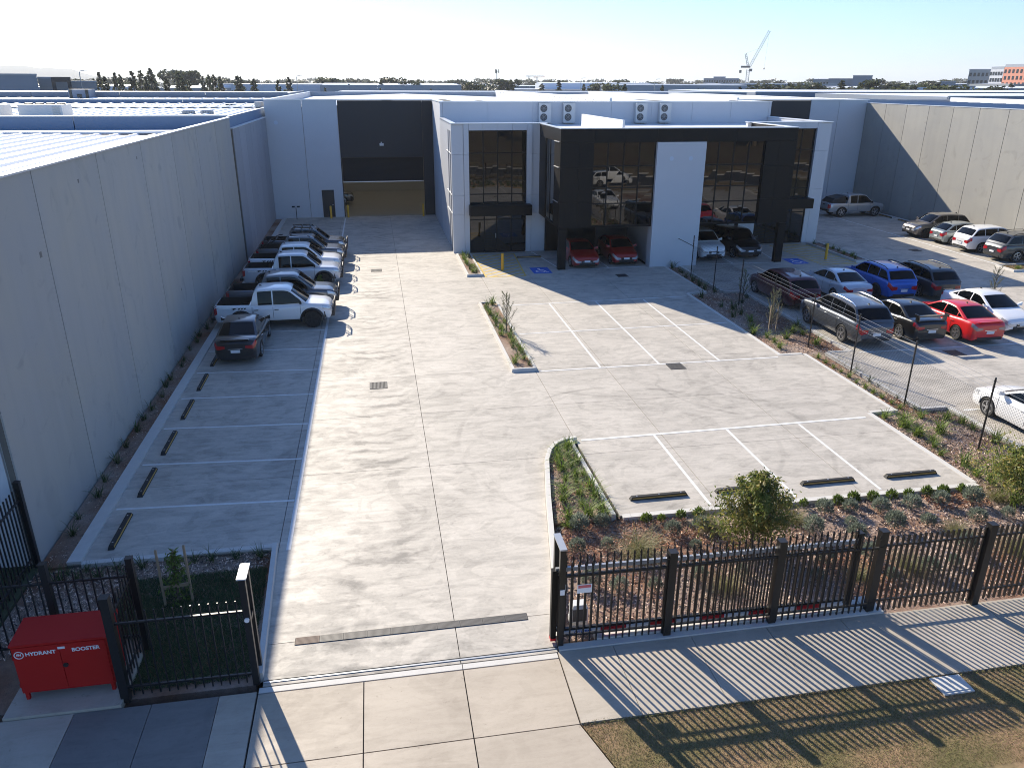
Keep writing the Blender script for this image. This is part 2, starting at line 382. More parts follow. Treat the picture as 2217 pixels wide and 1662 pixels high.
M['farpine'] = leaf('distant pine leaf', (0.045, 0.060, 0.032), (0.060, 0.070, 0.035), 0.5, 0.25)
M['orange'] = mat('orange wall', (0.55, 0.09, 0.03), 0.6, var=0.05)
M['brickred'] = mat('terracotta facade', (0.62, 0.24, 0.15), 0.7, var=0.1, scale=0.3)
M['bluegrey'] = mat('blue grey cladding', (0.22, 0.26, 0.32), 0.6, var=0.1, scale=0.2)
M['greygreen'] = mat('grey facade', (0.26, 0.29, 0.31), 0.6, var=0.08, scale=0.2)
M['winfar'] = mat('far window', (0.03, 0.035, 0.04), 0.2)
M['hvac'] = mat('equipment enamel', (0.62, 0.62, 0.60), 0.5, var=0.05)
M['fan'] = mat('fan grille', (0.05, 0.05, 0.052), 0.5)
M['hill'] = mat('hill bush', (0.05, 0.065, 0.04), 0.95, var=0.3, scale=0.01)
M['skylight'] = mat('translucent skylight sheet', (0.75, 0.72, 0.62), 0.5, transl=0.7)
M['floor'] = mat('warehouse floor', (0.30, 0.27, 0.21), 0.35, var=0.1, scale=0.6)
M['inner'] = mat('warehouse lining', (0.40, 0.37, 0.30), 0.8)
# car materials
M['tyre'] = mat('tyre rubber', (0.014, 0.014, 0.014), 0.75)
M['rim'] = mat('alloy rim', (0.55, 0.55, 0.56), 0.28, metal=0.85)
M['rimdark'] = mat('dark alloy rim', (0.03, 0.03, 0.03), 0.4, metal=0.4)
M['carglass'] = mat('car glass', (0.002, 0.0025, 0.003), 0.02, spec=1.32)
M['trim'] = mat('black plastic trim', (0.014, 0.014, 0.015), 0.5)
M['chrome'] = mat('bright trim', (0.75, 0.75, 0.76), 0.15, metal=1.0)
M['head'] = mat('headlight lens', (0.55, 0.57, 0.60), 0.08, metal=0.3, coat=1.0)
M['tail'] = mat('tail light lens', (0.42, 0.010, 0.014), 0.12, coat=0.6)
M['clearlens'] = mat('smoked clear tail lens', (0.30, 0.22, 0.21), 0.12, metal=0.3, coat=0.6)
M['plate'] = mat('number plate', (0.72, 0.73, 0.75), 0.5)
def paint(name, c, metal=0.0, rough=0.35):
    return mat(name, c, rough, metal=metal, coat=1.0)
P = {'white': paint('white car paint', (0.80, 0.805, 0.81)), 'silver': paint('silver car paint', (0.42, 0.44, 0.46), 0.55),
     'pearl': paint('silver white car paint', (0.55, 0.57, 0.61), 0.3),
     'gun': paint('gunmetal car paint', (0.09, 0.10, 0.115), 0.5), 'black': paint('black car paint', (0.008, 0.0075, 0.008), 0.0, 0.3),
     'navy': paint('dark blue grey car paint', (0.035, 0.042, 0.055), 0.4), 'char': paint('charcoal car paint', (0.045, 0.048, 0.052), 0.4),
     'red': paint('bright red car paint', (0.62, 0.012, 0.015)), 'dred': paint('deep red car paint', (0.33, 0.012, 0.010)),
     'maroon': paint('maroon car paint', (0.085, 0.010, 0.014), 0.3), 'blue': paint('bright blue car paint', (0.015, 0.12, 0.50), 0.25),
     'bronze': paint('grey bronze car paint', (0.11, 0.098, 0.092), 0.5), 'teal': paint('pale grey green car paint', (0.27, 0.31, 0.32), 0.5)}
# ---------------------------------------------------------------- ground and paving
CX = 18.1                                   # the two lots mirror each other about this line
def mx(x): return 2*CX - x
def mpoly(p): return [(mx(x), y) for x, y in p]

def plane_obj(name, x0, x1, y0, y1, z, m):
    b = MB(); b.quad((x0, y0, z), (x1, y0, z), (x1, y1, z), (x0, y1, z)); return struct(b.obj(name, m))
plane_obj('ground', -7900, 8900, -250, 8950, -0.40, M['land'])
plane_obj('field', -120, 160, -130, -9.5, -0.10, M['dirt'])

LOT = [(-7.75, 17.0), (-2.87, 16.85), (-2.66, 12.12), (3.08, 12.12), (3.5, 14.57), (4.12, 18.13), (4.55, 20.31), (4.78, 20.95), (5.05, 21.36), (5.4, 21.62),
       (5.86, 21.74), (5.90, 16.95), (16.48, 16.98), (16.48, 22.15), (17.55, 22.22), (17.45, 28.36), (16.42, 28.38), (16.42, 38.6), (17.45, 38.85), (17.6, 45.2),
       (16.55, 45.2), (16.55, 51.0), (5.0, 51.0), (5.0, 67.4), (-7.75, 67.4)]
XC = [-7.75, -2.86, 1.12, 5.86, 8.75, 13.0, 17.7]
YC = [12.0, 13.31, 20.62, 24.6, 28.3, 33.0, 38.2, 43.2, 48.4, 54.0, 60.5, 67.5]
G_ = 0.008
def pave(root, poly, xc, yc, m, z1=0.0, th=0.06, gap=G_, skip=None):
    for i in range(len(xc)-1):
        for j in range(len(yc)-1):
            q = clip_poly(poly, min(xc[i], xc[i+1])+gap, max(xc[i], xc[i+1])-gap, yc[j]+gap, yc[j+1]-gap)
            if not q: continue
            b = MB(); b.prism(q, z1-th, z1)
            b.obj('slab', m, root)
def base_prism(name, polys, z0, z1, m):
    b = MB()
    for p in polys: b.prism(p, z0, z1)
    return struct(b.obj(name, m))
car_park = base_prism('car_park', [LOT], -0.30, -0.035, M['joint'])
pave(car_park, LOT, XC, YC, M['lot'])
RLOT = mpoly(LOT)
car_park_r = base_prism('neighbouring_car_park', [RLOT], -0.30, -0.035, M['joint'])
pave(car_park_r, RLOT, [mx(x) for x in XC][::-1], YC, M['lot'])

def strip_line(b, p, q, w=0.10, z=0.0045):
    p = Vector((*p, 0)); q = Vector((*q, 0)); d = (q-p).normalized(); n = Vector((-d.y, d.x, 0))*w/2
    b.hexa([(p-n).xy[:]+(z-0.003,), (q-n).xy[:]+(z-0.003,), (q+n).xy[:]+(z-0.003,), (p+n).xy[:]+(z-0.003,), (p-n).xy[:]+(z,), (q-n).xy[:]+(z,), (q+n).xy[:]+(z,), (p+n).xy[:]+(z,)])
def line_obj(root, p, q, w=0.085, m='wpaint', name='parking_line', z=0.0045):
    b = MB(); strip_line(b, p, q, w, z); b.obj(name, M[m], root)
def lot_lines(root, f):
    L = lambda p, q, w=0.085, **k: line_obj(root, (f(p[0]), p[1]), (f(q[0]), q[1]), w, **k)
    L((-2.62, 16.75), (-2.60, 66.5), 0.11)
    for yl, yr in ((29.98, 29.66), (27.32, 27.02), (24.70, 24.36), (22.09, 21.74), (19.49, 19.20), (32.62, 32.3), (35.28, 34.96), (37.93, 37.61), (40.58, 40.27), (43.2, 42.9), (45.9, 45.6), (48.5, 48.2), (51.1, 50.8), (53.7, 53.4)):
        L((-7.35, yl), (-2.69, yr))
    # upper double row
    L((6.15, 37.74), (16.2, 38.05), z=0.0058); L((6.1, 32.92), (16.25, 33.1), z=0.0058); L((6.05, 28.02), (16.25, 28.06), z=0.0058)
    for x in (8.54, 11.03, 13.64): L((x, 28.08), (x+0.03, 37.76))
    # lower row
    L((6.05, 21.6), (16.2, 21.78), 0.11, z=0.0058)
    for x in (8.5, 11.03, 13.62): L((x, 17.1), (x, 21.62))
    # undercroft bays
    L((11.4, 45.15), (16.4, 45.3), z=0.0058); L((10.95, 45.4), (10.2, 50.8)); L((14.0, 45.3), (13.9, 50.8)); L((8.97, 50.3), (10.2, 50.4))
lot_lines(car_park, lambda x: x); lot_lines(car_park_r, mx)
def hatch(root, f):
    X0, X1, Y0, Y1 = 6.15, 8.6, 44.0, 50.3
    for p, q in (((X0, Y0), (X1-0.1, Y0)), ((X1-0.1, Y0), (X1+0.3, Y1)), ((X0, Y0), (X0, Y1)), ((X0, Y1), (X1+0.3, Y1))):
        line_obj(root, (f(p[0]), p[1]), (f(q[0]), q[1]), 0.1, 'ypaint', z=0.0060)
    for k in range(11):
        y = Y0-1.6+k*0.72
        a = (X0, max(y, Y0)) if y >= Y0 else (X0+(Y0-y)*1.35, Y0)
        e = (X1, y+1.8)
        if e[1] > Y1: e = (X1-(e[1]-Y1)*1.35, Y1)
        if e[0]-a[0] > 0.2: line_obj(root, (f(a[0]), a[1]), (f(e[0]), e[1]), 0.16, 'ypaint')
    b = MB(); b.box(*sorted((f(9.12), f(10.25))), 44.45, 46.05, 0.001, 0.0045); s = b.obj('access_symbol', M['bpaint'], root)
    # wheelchair figure
    b = MB(); cx, cy = f(9.68), 45.15
    b.prism([(cx-0.05+0.09*math.cos(a*PI/5), cy+0.55+0.09*math.sin(a*PI/5)) for a in range(10)], 0.005, 0.0075)
    def bar(p, q, w_=0.08): strip_line(b, (cx+p[0], cy+p[1]), (cx+q[0], cy+q[1]), w_, 0.0085)
    bar((-0.05, 0.42), (-0.02, 0.05)); bar((-0.03, 0.22), (0.2, 0.2)); bar((-0.02, 0.05), (0.2, 0.03)); bar((0.2, 0.03), (0.3, -0.36)); bar((0.3, -0.36), (0.42, -0.32))
    pr = [(-0.06+0.27*math.cos(R_(a)), -0.15+0.27*math.sin(R_(a))) for a in range(100, 361, 26)]
    for u, v in zip(pr, pr[1:]): bar(u, v, 0.075)
    b.obj('wheelchair_figure', M['signwhite'], s)
hatch(car_park, lambda x: x); hatch(car_park_r, mx)

# kerbs and planter islands -------------------------------------------------
def kerb_path(name, root, pts, w=0.15, h=0.12, z0=-0.05, m='kerb', side=1):
    """kerb of width w running along pts, to the left (side=1) of the path"""
    pts = [Vector((p[0], p[1], 0)) for p in pts]; off = []
    for i, p in enumerate(pts):
        d0 = (pts[i]-pts[i-1]).normalized() if i else (pts[1]-pts[0]).normalized()
        d1 = (pts[i+1]-pts[i]).normalized() if i < len(pts)-1 else d0
        t = (d0+d1).normalized(); n = Vector((-t.y, t.x, 0))*side
        off.append(p + n*w/max(0.4, n.dot(Vector((-d1.y, d1.x, 0))*side)))
    b = MB()
    for i in range(len(pts)-1):
        a, c, d, e = pts[i], pts[i+1], off[i+1], off[i]
        g = 0.025*side
        def pt(p, q, z, k): return tuple((p + (q-p)*k)[:2]) + (z,)
        b.quad(pt(a, e, h, .15), pt(c, d, h, .15), pt(d, c, h, .1), pt(e, a, h, .1))
        b.quad((a.x, a.y, z0), (c.x, c.y, z0), pt(c, d, h, .15), pt(a, e, h, .15))
        b.quad(pt(e, a, h, .1), pt(d, c, h, .1), (d.x, d.y, z0-0.1), (e.x, e.y, z0-0.1))
    for a, e in ((pts[0], off[0]), (pts[-1], off[-1])):
        b.quad((a.x, a.y, z0), (e.x, e.y, z0-0.1), tuple((e+(a-e)*.1)[:2])+(h,), tuple((a+(e-a)*.15)[:2])+(h,))
    return b.obj(name, M[m], root, recalc=True)
drv_r = [(3.08, 12.45), (3.5, 14.57), (4.12, 18.13), (4.55, 20.31), (4.78, 20.95), (5.05, 21.36), (5.4, 21.62), (5.86, 21.74)]
def kerbs(root, f, sd):
    K = lambda pts, w_=0.15, h=0.12, s=1: kerb_path('kerb', root, [(f(x), y) for x, y in pts], w_, h, side=s*sd)
    K(drv_r, 0.17, 0.13, -1)
    K([(5.74, 21.70), (5.78, 16.9)], 0.15, 0.10, -1)
    K([(-2.87, 16.95), (-2.66, 12.35)], 0.15, 0.13, -1)
    b = MB(); b.box(*sorted((f(-7.75), f(-7.42))), 17.0, 67.2, -0.1, 0.055)         # edge strip in front of the left stalls
    b.obj('kerb', M['kerb'], root)
    b = MB(); b.box(*sorted((f(-7.41), f(-2.9))), 16.92, 17.08, -0.25, 0.012); b.obj('kerb', M['kerb'], root)
    b = MB(); b.box(*sorted((f(5.95), f(16.55))), 16.82, 17.0, -0.25, 0.012); b.obj('kerb', M['kerb'], root)
    for x0, x1, y0, y1 in ((16.44, 16.62, 17.02, 22.1), (16.38, 16.56, 28.4, 38.6), (17.5, 17.66, 22.25, 28.3), (17.5, 17.66, 38.9, 45.2)):
        b = MB(); b.box(*sorted((f(x0), f(x1))), y0, y1, -0.2, 0.012); b.obj('kerb', M['kerb'], root)
    for x0, x1, y0, y1 in ((16.6, 17.66, 22.1, 22.25), (16.36, 17.5, 28.26, 28.42), (16.5, 17.6, 38.62, 38.78)):
        b = MB(); b.box(*sorted((f(x0), f(x1))), y0, y1, -0.2, 0.016); b.obj('kerb', M['kerb'], root)
kerbs(car_park, lambda x: x, 1); kerbs(car_park_r, mx, -1)

def island(name, label, x0, x1, y0, y1):
    t = thing(name, label, 'planter', ((x0+x1)/2, (y0+y1)/2, 0), 0, 'kerbed planter islands in the car parks')
    hx, hy = (x1-x0)/2, (y1-y0)/2
    b = MB(); k = 0.14; h = 0.13
    o_ = [(-hx, -hy), (hx, -hy), (hx, hy), (-hx, hy)]; a_ = [(-hx+.04, -hy+.05), (hx-.04, -hy+.05), (hx-.04, hy-.05), (-hx+.04, hy-.05)]; i_ = [(-hx+k, -hy+k), (hx-k, -hy+k), (hx-k, hy-k), (-hx+k, hy-k)]
    for i in range(4):
        j = (i+1) % 4
        b.quad((*o_[i], -0.03), (*o_[j], -0.03), (*a_[j], h), (*a_[i], h))
        b.quad((*a_[i], h), (*a_[j], h), (*i_[j], h), (*i_[i], h))
        b.quad((*i_[i], h), (*i_[j], h), (*i_[j], 0.0), (*i_[i], 0.0))
    b.obj('kerb', M['kerb'], t)
    b = MB(); b.quad((-hx+k, -hy+k, .07), (hx-k, -hy+k, .07), (hx-k, hy-k, .07), (-hx+k, hy-k, .07)); b.obj('mulch', M['mulch'], t)
    return t
island('planter_island', 'long kerbed planter beside the sunlit bays with a feathery grey sapling', 4.9, 5.95, 28.05, 38.25)
island('planter_island', 'short kerbed planter in front of the white office column by the yellow hatching', 5.02, 6.05, 44.25, 50.45)
island('planter_island', 'shaded kerbed planter beside the yellow bollard of the right hand lot', mx(6.05), mx(5.02), 44.25, 50.45)
island('planter_island', 'kerbed planter behind the white sedan at the right edge', mx(5.95), mx(4.9), 28.05, 38.25)
island('planter_island', 'small grassy kerbed planter below the dark wagon by the concrete wall', 38.2, 43.6, 40.3, 41.9)

# garden beds ------------------------------------------------------------------
BED = {
 'left': [(-8.38, 16.98), (-8.38, 67.2), (-7.77, 67.2), (-7.77, 16.98)],
 'leftfront': [(-8.38, 12.3), (-2.82, 12.3), (-3.02, 16.9), (-8.38, 16.97)],
 'drivelow': [(3.27, 12.5), (3.7, 14.6), (4.1, 16.85), (5.64, 16.85), (5.64, 12.5)],
 'drive': [(4.1, 16.87), (4.3, 18.1), (4.73, 20.3), (4.95, 20.9), (5.15, 21.22), (5.45, 21.45), (5.62, 21.55), (5.64, 16.87)],
 'front': [(5.62, 12.2), (18.3, 12.2), (18.3, 16.84), (5.62, 16.84)],
 'right': [(16.6, 16.8), (19.6, 16.8), (19.6, 22.2), (18.5, 22.3), (18.5, 28.3), (19.7, 28.4), (19.7, 38.6), (18.5, 38.8), (18.4, 45.9), (17.65, 45.9), (17.65, 38.8), (16.55, 38.6), (16.55, 28.4), (17.65, 28.3), (17.65, 22.2), (16.62, 22.12)],
 'frontright': [(18.3, 12.2), (33, 12.2), (33, 16.8), (18.3, 16.8)],
}
for k, p in BED.items():
    b = MB(); b.prism(p, -0.35, {'left': -0.05, 'drive': 0.0}.get(k, -0.10)); struct(b.obj('garden_bed', M['mulch']))

# footpath, crossover, verge, street -------------------------------------------
crossover = base_prism('driveway_crossover', [[(-2.72, 12.1), (3.06, 12.1), (3.05, 10.2), (4.6, 5.6), (-4.3, 5.6), (-2.72, 9.8)]], -0.3, -0.045, M['joint'])
cp = [(-2.72, 12.09), (3.06, 12.09), (3.05, 10.2), (4.6, 5.6), (-4.3, 5.6), (-2.72, 9.8)]
pave(crossover, cp, [-6.0, -0.77, 1.14, 5.0], [5.5, 7.8, 10.22, 11.93], M['cross'], 0.0, 0.07, 0.011)
pave(crossover, cp, [-6.0, 1.14, 5.0], [11.945, 12.10], M['kerb'], 0.0, 0.07, 0.008)
footpath = base_prism('footpath', [[(3.07, 10.24), (60, 10.24), (60, 12.12), (3.07, 12.12)], [(-40, 8.2), (-4.3, 8.2), (-2.75, 9.8), (-2.75, 12.0), (-40, 12.0)]], -0.3, -0.05, M['joint'])
pave(footpath, [(3.08, 10.24), (60, 10.24), (60, 12.12), (3.08, 12.12)], [3.08, 4.24, 5.92, 7.6, 9.3, 11.0, 12.7, 14.4, 16.1, 17.8, 19.5, 21.2, 30, 45, 60], [10.24, 12.12], M['path'], -0.004, 0.07, 0.006)
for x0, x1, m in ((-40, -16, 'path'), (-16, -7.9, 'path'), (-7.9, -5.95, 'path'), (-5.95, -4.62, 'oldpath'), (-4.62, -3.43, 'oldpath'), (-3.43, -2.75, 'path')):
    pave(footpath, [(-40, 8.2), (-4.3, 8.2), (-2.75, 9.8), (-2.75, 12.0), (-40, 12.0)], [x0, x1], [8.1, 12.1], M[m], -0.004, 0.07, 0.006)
b = MB(); b.box(3.12, 10.0, 12.13, 12.30, -0.1, 0.03); b.box(3.95, 9.95, 12.303, 12.58, -0.1, 0.07); b.box(10.003, 10.35, 12.13, 12.7, -0.1, 0.04)
gate_slab = struct(b.obj('gate_footing', M['kerb']))
b = MB(); b.box(-7.15, -5.15, 12.02, 13.45, -0.1, 0.05); struct(b.obj('cabinet_plinth', M['path']))
def poly_plane(name, poly, z, m):
    b = MB(); b.prism(poly, z-0.25, z, 0); return struct(b.obj(name, M[m]))
verge_poly = [(3.09, 10.23), (60, 10.23), (60, 5.7), (4.62, 5.7)]
poly_plane('verge', verge_poly, -0.035, 'soil')
poly_plane('verge', [(-40, 8.19), (-4.32, 8.19), (-4.32, 5.7), (-40, 5.7)], -0.035, 'soil')
poly_plane('frontage', [(-40, 12.02), (-8.4, 12.02), (-8.4, 17.2), (-40, 17.2)], -0.05, 'lawnsoil')
b = MB(); b.box(-300, 300, -3.9, 5.45, -0.35, -0.15); struct(b.obj('road', M['asphalt']))
b = MB(); b.box(-300, 300, 5.45, 5.68, -0.35, -0.03); struct(b.obj('road_kerb', M['kerb']))
b = MB(); b.box(-300, 300, -4.15, -3.9, -0.35, -0.03); struct(b.obj('road_kerb', M['kerb']))
b = MB(); b.box(-300, 300, -9.5, -4.15, -0.35, -0.06); struct(b.obj('far_verge', M['soil']))
# service pit lid in the verge
t = thing('pit_lid', 'pale square service pit lid set in the dry verge', 'pit lid', (10.33, 9.98, -0.03))
b = MB(); b.box(-.32, .32, -.22, .22, -0.02, 0.03); b.obj('surround', M['kerb'], t)
for sx in (-0.145, 0.145):
    b = MB(); b.box(sx-.135, sx+.135, -.17, .17, 0.03, 0.042); b.obj('cover', M['kerb'], t)
# the joint trench at the gate line
b = MB(); b.box(-2.66, 3.1, 12.24, 12.275, -0.02, 0.0035); b.box(-2.66, 3.1, 12.20, 12.236, -0.02, 0.012, 1)
struct(b.obj('gate_track', [M['hole'], M['galv']]))

# drains -------------------------------------------------------------------------
def grate_bm(w_, d, nb, rim=0.03, k=.27):
    b = MB(); hx, hy = w_/2, d/2
    b.box(-hx, hx, -hy, -hy+rim, 0, .012); b.box(-hx, hx, hy-rim, hy, 0, .012); b.box(-hx, -hx+rim, -hy+rim, hy-rim, 0, .012); b.box(hx-rim, hx, -hy+rim, hy-rim, 0, .012)
    st = (w_-2*rim)/nb
    for i in range(nb):
        x = -hx+rim+(i+.5)*st; b.box(x-st*k, x+st*k, -hy+rim, hy-rim, 0.002, .0115)
    return b
t = thing('strip_drain', 'long strip drain across the driveway inside the gate', 'drain', (0.26, 13.31, 0))
b = MB(); b.box(-2.43, 2.43, -.11, .11, 0.0005, .003); b.obj('channel', M['hole'], t)
gm = grate_bm(0.478, 0.21, 20, 0.012, .41).mesh('grate', M['grate'])
for i in range(10):
    link('grate', gm if i else grate_bm(0.478, 0.21, 20, 0.012, .41).mesh('grate', M['rust']), t, (-2.18+i*0.4845, 0, 0.002))
gm = grate_bm(0.62, 0.68, 11).mesh('grate', M['grate'])
for lab, x, y in (('square drain grate in the middle of the sunlit driveway', -0.31, 27.5), ('square drain grate near the shade edge by the utes', -0.22, 46.8), ('square drain grate beside the sunlit double row of bays', 11.6, 27.7),
                  ('square drain grate in the shadow of the black sedan', mx(12.2), 27.35), ('square drain grate in the shade below the white hatchback', mx(-0.3), 47.2), ('small drain grate in the shade below the red cars', 14.2, 43.2)):
    t = thing('drain_grate', lab, 'drain', (x, y, 0), 0, 'square drain grates')
    b = MB(); b.box(-.33, .33, -.36, .36, 0.0005, .003); b.obj('pit', M['hole'], t)
    link('grate', gm, t, (0, 0, .002))

# wheel stops ----------------------------------------------------------------------
def make_stop(L=1.68):
    t = thing('wheel_stop', 'x', 'wheel stop')
    b = MB(); h = L/2
    sec = [(-.075, 0), (.075, 0), (.05, .095), (-.05, .095)]
    b.hexa([(-h, sec[0][0], 0), (h, sec[0][0], 0), (h, sec[1][0], 0), (-h, sec[1][0], 0), (-h+.06, sec[3][0], .1), (h-.06, sec[3][0], .1), (h-.06, sec[2][0], .1), (-h+.06, sec[2][0], .1)])
    b.obj('block', M['rubber'], t)
    for s in (-1, 1):
        b = MB()
        y0, y1 = s*.0675, s*.0575; o = s*.003
        b.quad((-h+.05, y0+o, .032), (h-.05, y0+o, .032), (h-.07, y1+o, .07), (-h+.07, y1+o, .07)); b.obj('reflective_strip', M['stripe'], t)
    for x in (-h+.2, 0, h-.2):
        b = MB(); b.lathe([(.022, .095), (.022, .104)], (x, 0, 0), n=8); b.obj('bolt', M['galv'], t)
    return t
st0 = make_stop(); first = [True]
def stop(x, y, rz, lab):
    if first[0]:
        first[0] = False; st0.location = (x, y, 0.002); st0.rotation_euler = (0, 0, rz); st0['label'] = lab; st0['group'] = 'black wheel stops'; return
    dup(st0, (x, y, 0.002), rz, lab, 'black wheel stops')
for i, y in enumerate((18.3, 20.9, 23.5, 26.2, 28.85, 31.5, 34.2)):
    o = ('nearest the gate', 'second from the gate end', 'third from the gate end', 'fourth from the gate end', 'just in front of the black sedan', 'behind the rear of the black sedan', 'behind the rear of the nearest white ute')[i]
    stop(-6.9, y, PI/2, f'black wheel stop in the shaded left bays, {o}')
for x, o in ((7.25, 'leftmost'), (9.75, 'half hidden by the olive tree'), (12.35, 'just right of the olive tree'), (15.0, 'rightmost')):
    stop(x, 17.72, 0.01, f'sunlit wheel stop in the lower row of bays, {o}')
stop(9.67, 49.0, 0, 'wheel stop in the blue access bay beside the red sedan')
for y, o in ((63.0, 'hidden at the silver ute'), (60.6, 'next to the silver ute'), (58.0, 'nearer the grey crossover')):
    stop(43.35, y, PI/2, f'wheel stop at the right concrete wall, {o}')

# bollards ---------------------------------------------------------------------------
def make_bollard(h=1.05):
    t = thing('bollard', 'x', 'bollard')
    b = MB(); b.lathe([(.085, 0), (.085, h-.03), (.06, h), (.0, h+.008)][:3], n=14); b.obj('post', M['yellow'], t, smooth=40)
    b = MB(); b.lathe([(.14, 0), (.14, .012)], n=12); b.obj('base_plate', M['galv'], t)
    return t
b0 = make_bollard()
for i, (x, y, lab) in enumerate(((7.38, 45.66, 'yellow bollard on the yellow hatching in front of the glass entry'), (-3.75, 66.6, 'yellow bollard in front of the dark personnel door'), (-2.35, 66.9, 'yellow bollard at the left jamb of the roller door'),
        (3.95, 66.7, 'yellow bollard at the right jamb of the roller door'), (28.7, 45.4, 'yellow bollard beside the shaded planter of the right lot'))):
    if i == 0: b0.location = (x, y, 0); b0['label'] = lab; b0['group'] = 'yellow bollards'
    else: dup(b0, (x, y, 0), 0, lab, 'yellow bollards')
# ---------------------------------------------------------------- concrete boundary walls (tilt-up panels)
def panel_wall_x(name, label, cat, x_in, y_list, z1, th, m, side, cap=True, z0=-0.3, gap=0.022):
    """wall along Y whose visible face is at x_in; side = +1 when its body lies to +x"""
    t = thing(name, label, cat, (x_in, y_list[0], 0))
    xa, xb = sorted((0, side*th))
    b = MB(); b.box(xa+.04, xb-.04 if side < 0 else xb-.04, 0, y_list[-1]-y_list[0], z0, z1-.05); b.obj('core', M['joint'], t)
    for a, c in zip(y_list, y_list[1:]):
        b = MB(); b.box(xa, xb, a-y_list[0]+gap, c-y_list[0]-gap, z0, z1); b.obj('panel', m, t)
    if cap:
        b = MB(); b.box(xa-.02, xb+.05, 0, y_list[-1]-y_list[0], z1+.002, z1+.05); b.obj('capping', M['flash'], t)
    return t
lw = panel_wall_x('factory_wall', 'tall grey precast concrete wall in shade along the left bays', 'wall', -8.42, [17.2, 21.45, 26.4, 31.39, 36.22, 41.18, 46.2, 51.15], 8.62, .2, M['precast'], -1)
b = MB()
for (y, z, s_) in ((24.55, 8.0, .05), (21.0, 6.6, .07), (30.7, 8.1, .05), (34.0, 2.4, .05)):
    b = MB(); b.box(.0005, .004, y-17.2-s_, y-17.2+s_, z-s_, z+s_*1.1); b.obj('patch', M['oldpath'], lw)
b = MB(); b.box(-6, -.21, -.02, .18, -.3, 8.6); b.obj('front_panel', M['whitepanel'], lw)
panel_wall_x('factory_wall', 'lower blue grey painted panel wall behind the parked utes', 'wall', -8.30, [51.2, 53.6, 56.1, 58.7, 61.3, 64.2, 67.3], 8.0, .2, M['paintgrey'], -1)
panel_wall_x('factory_wall', 'sunlit beige precast concrete wall on the right of the lot', 'wall', 44.3, [39.0, 41.8, 44.6, 47.6, 50.45, 53.29, 56.06, 58.87, 61.65, 64.46, 67.35], 9.05, .2, M['precast_r'], 1)

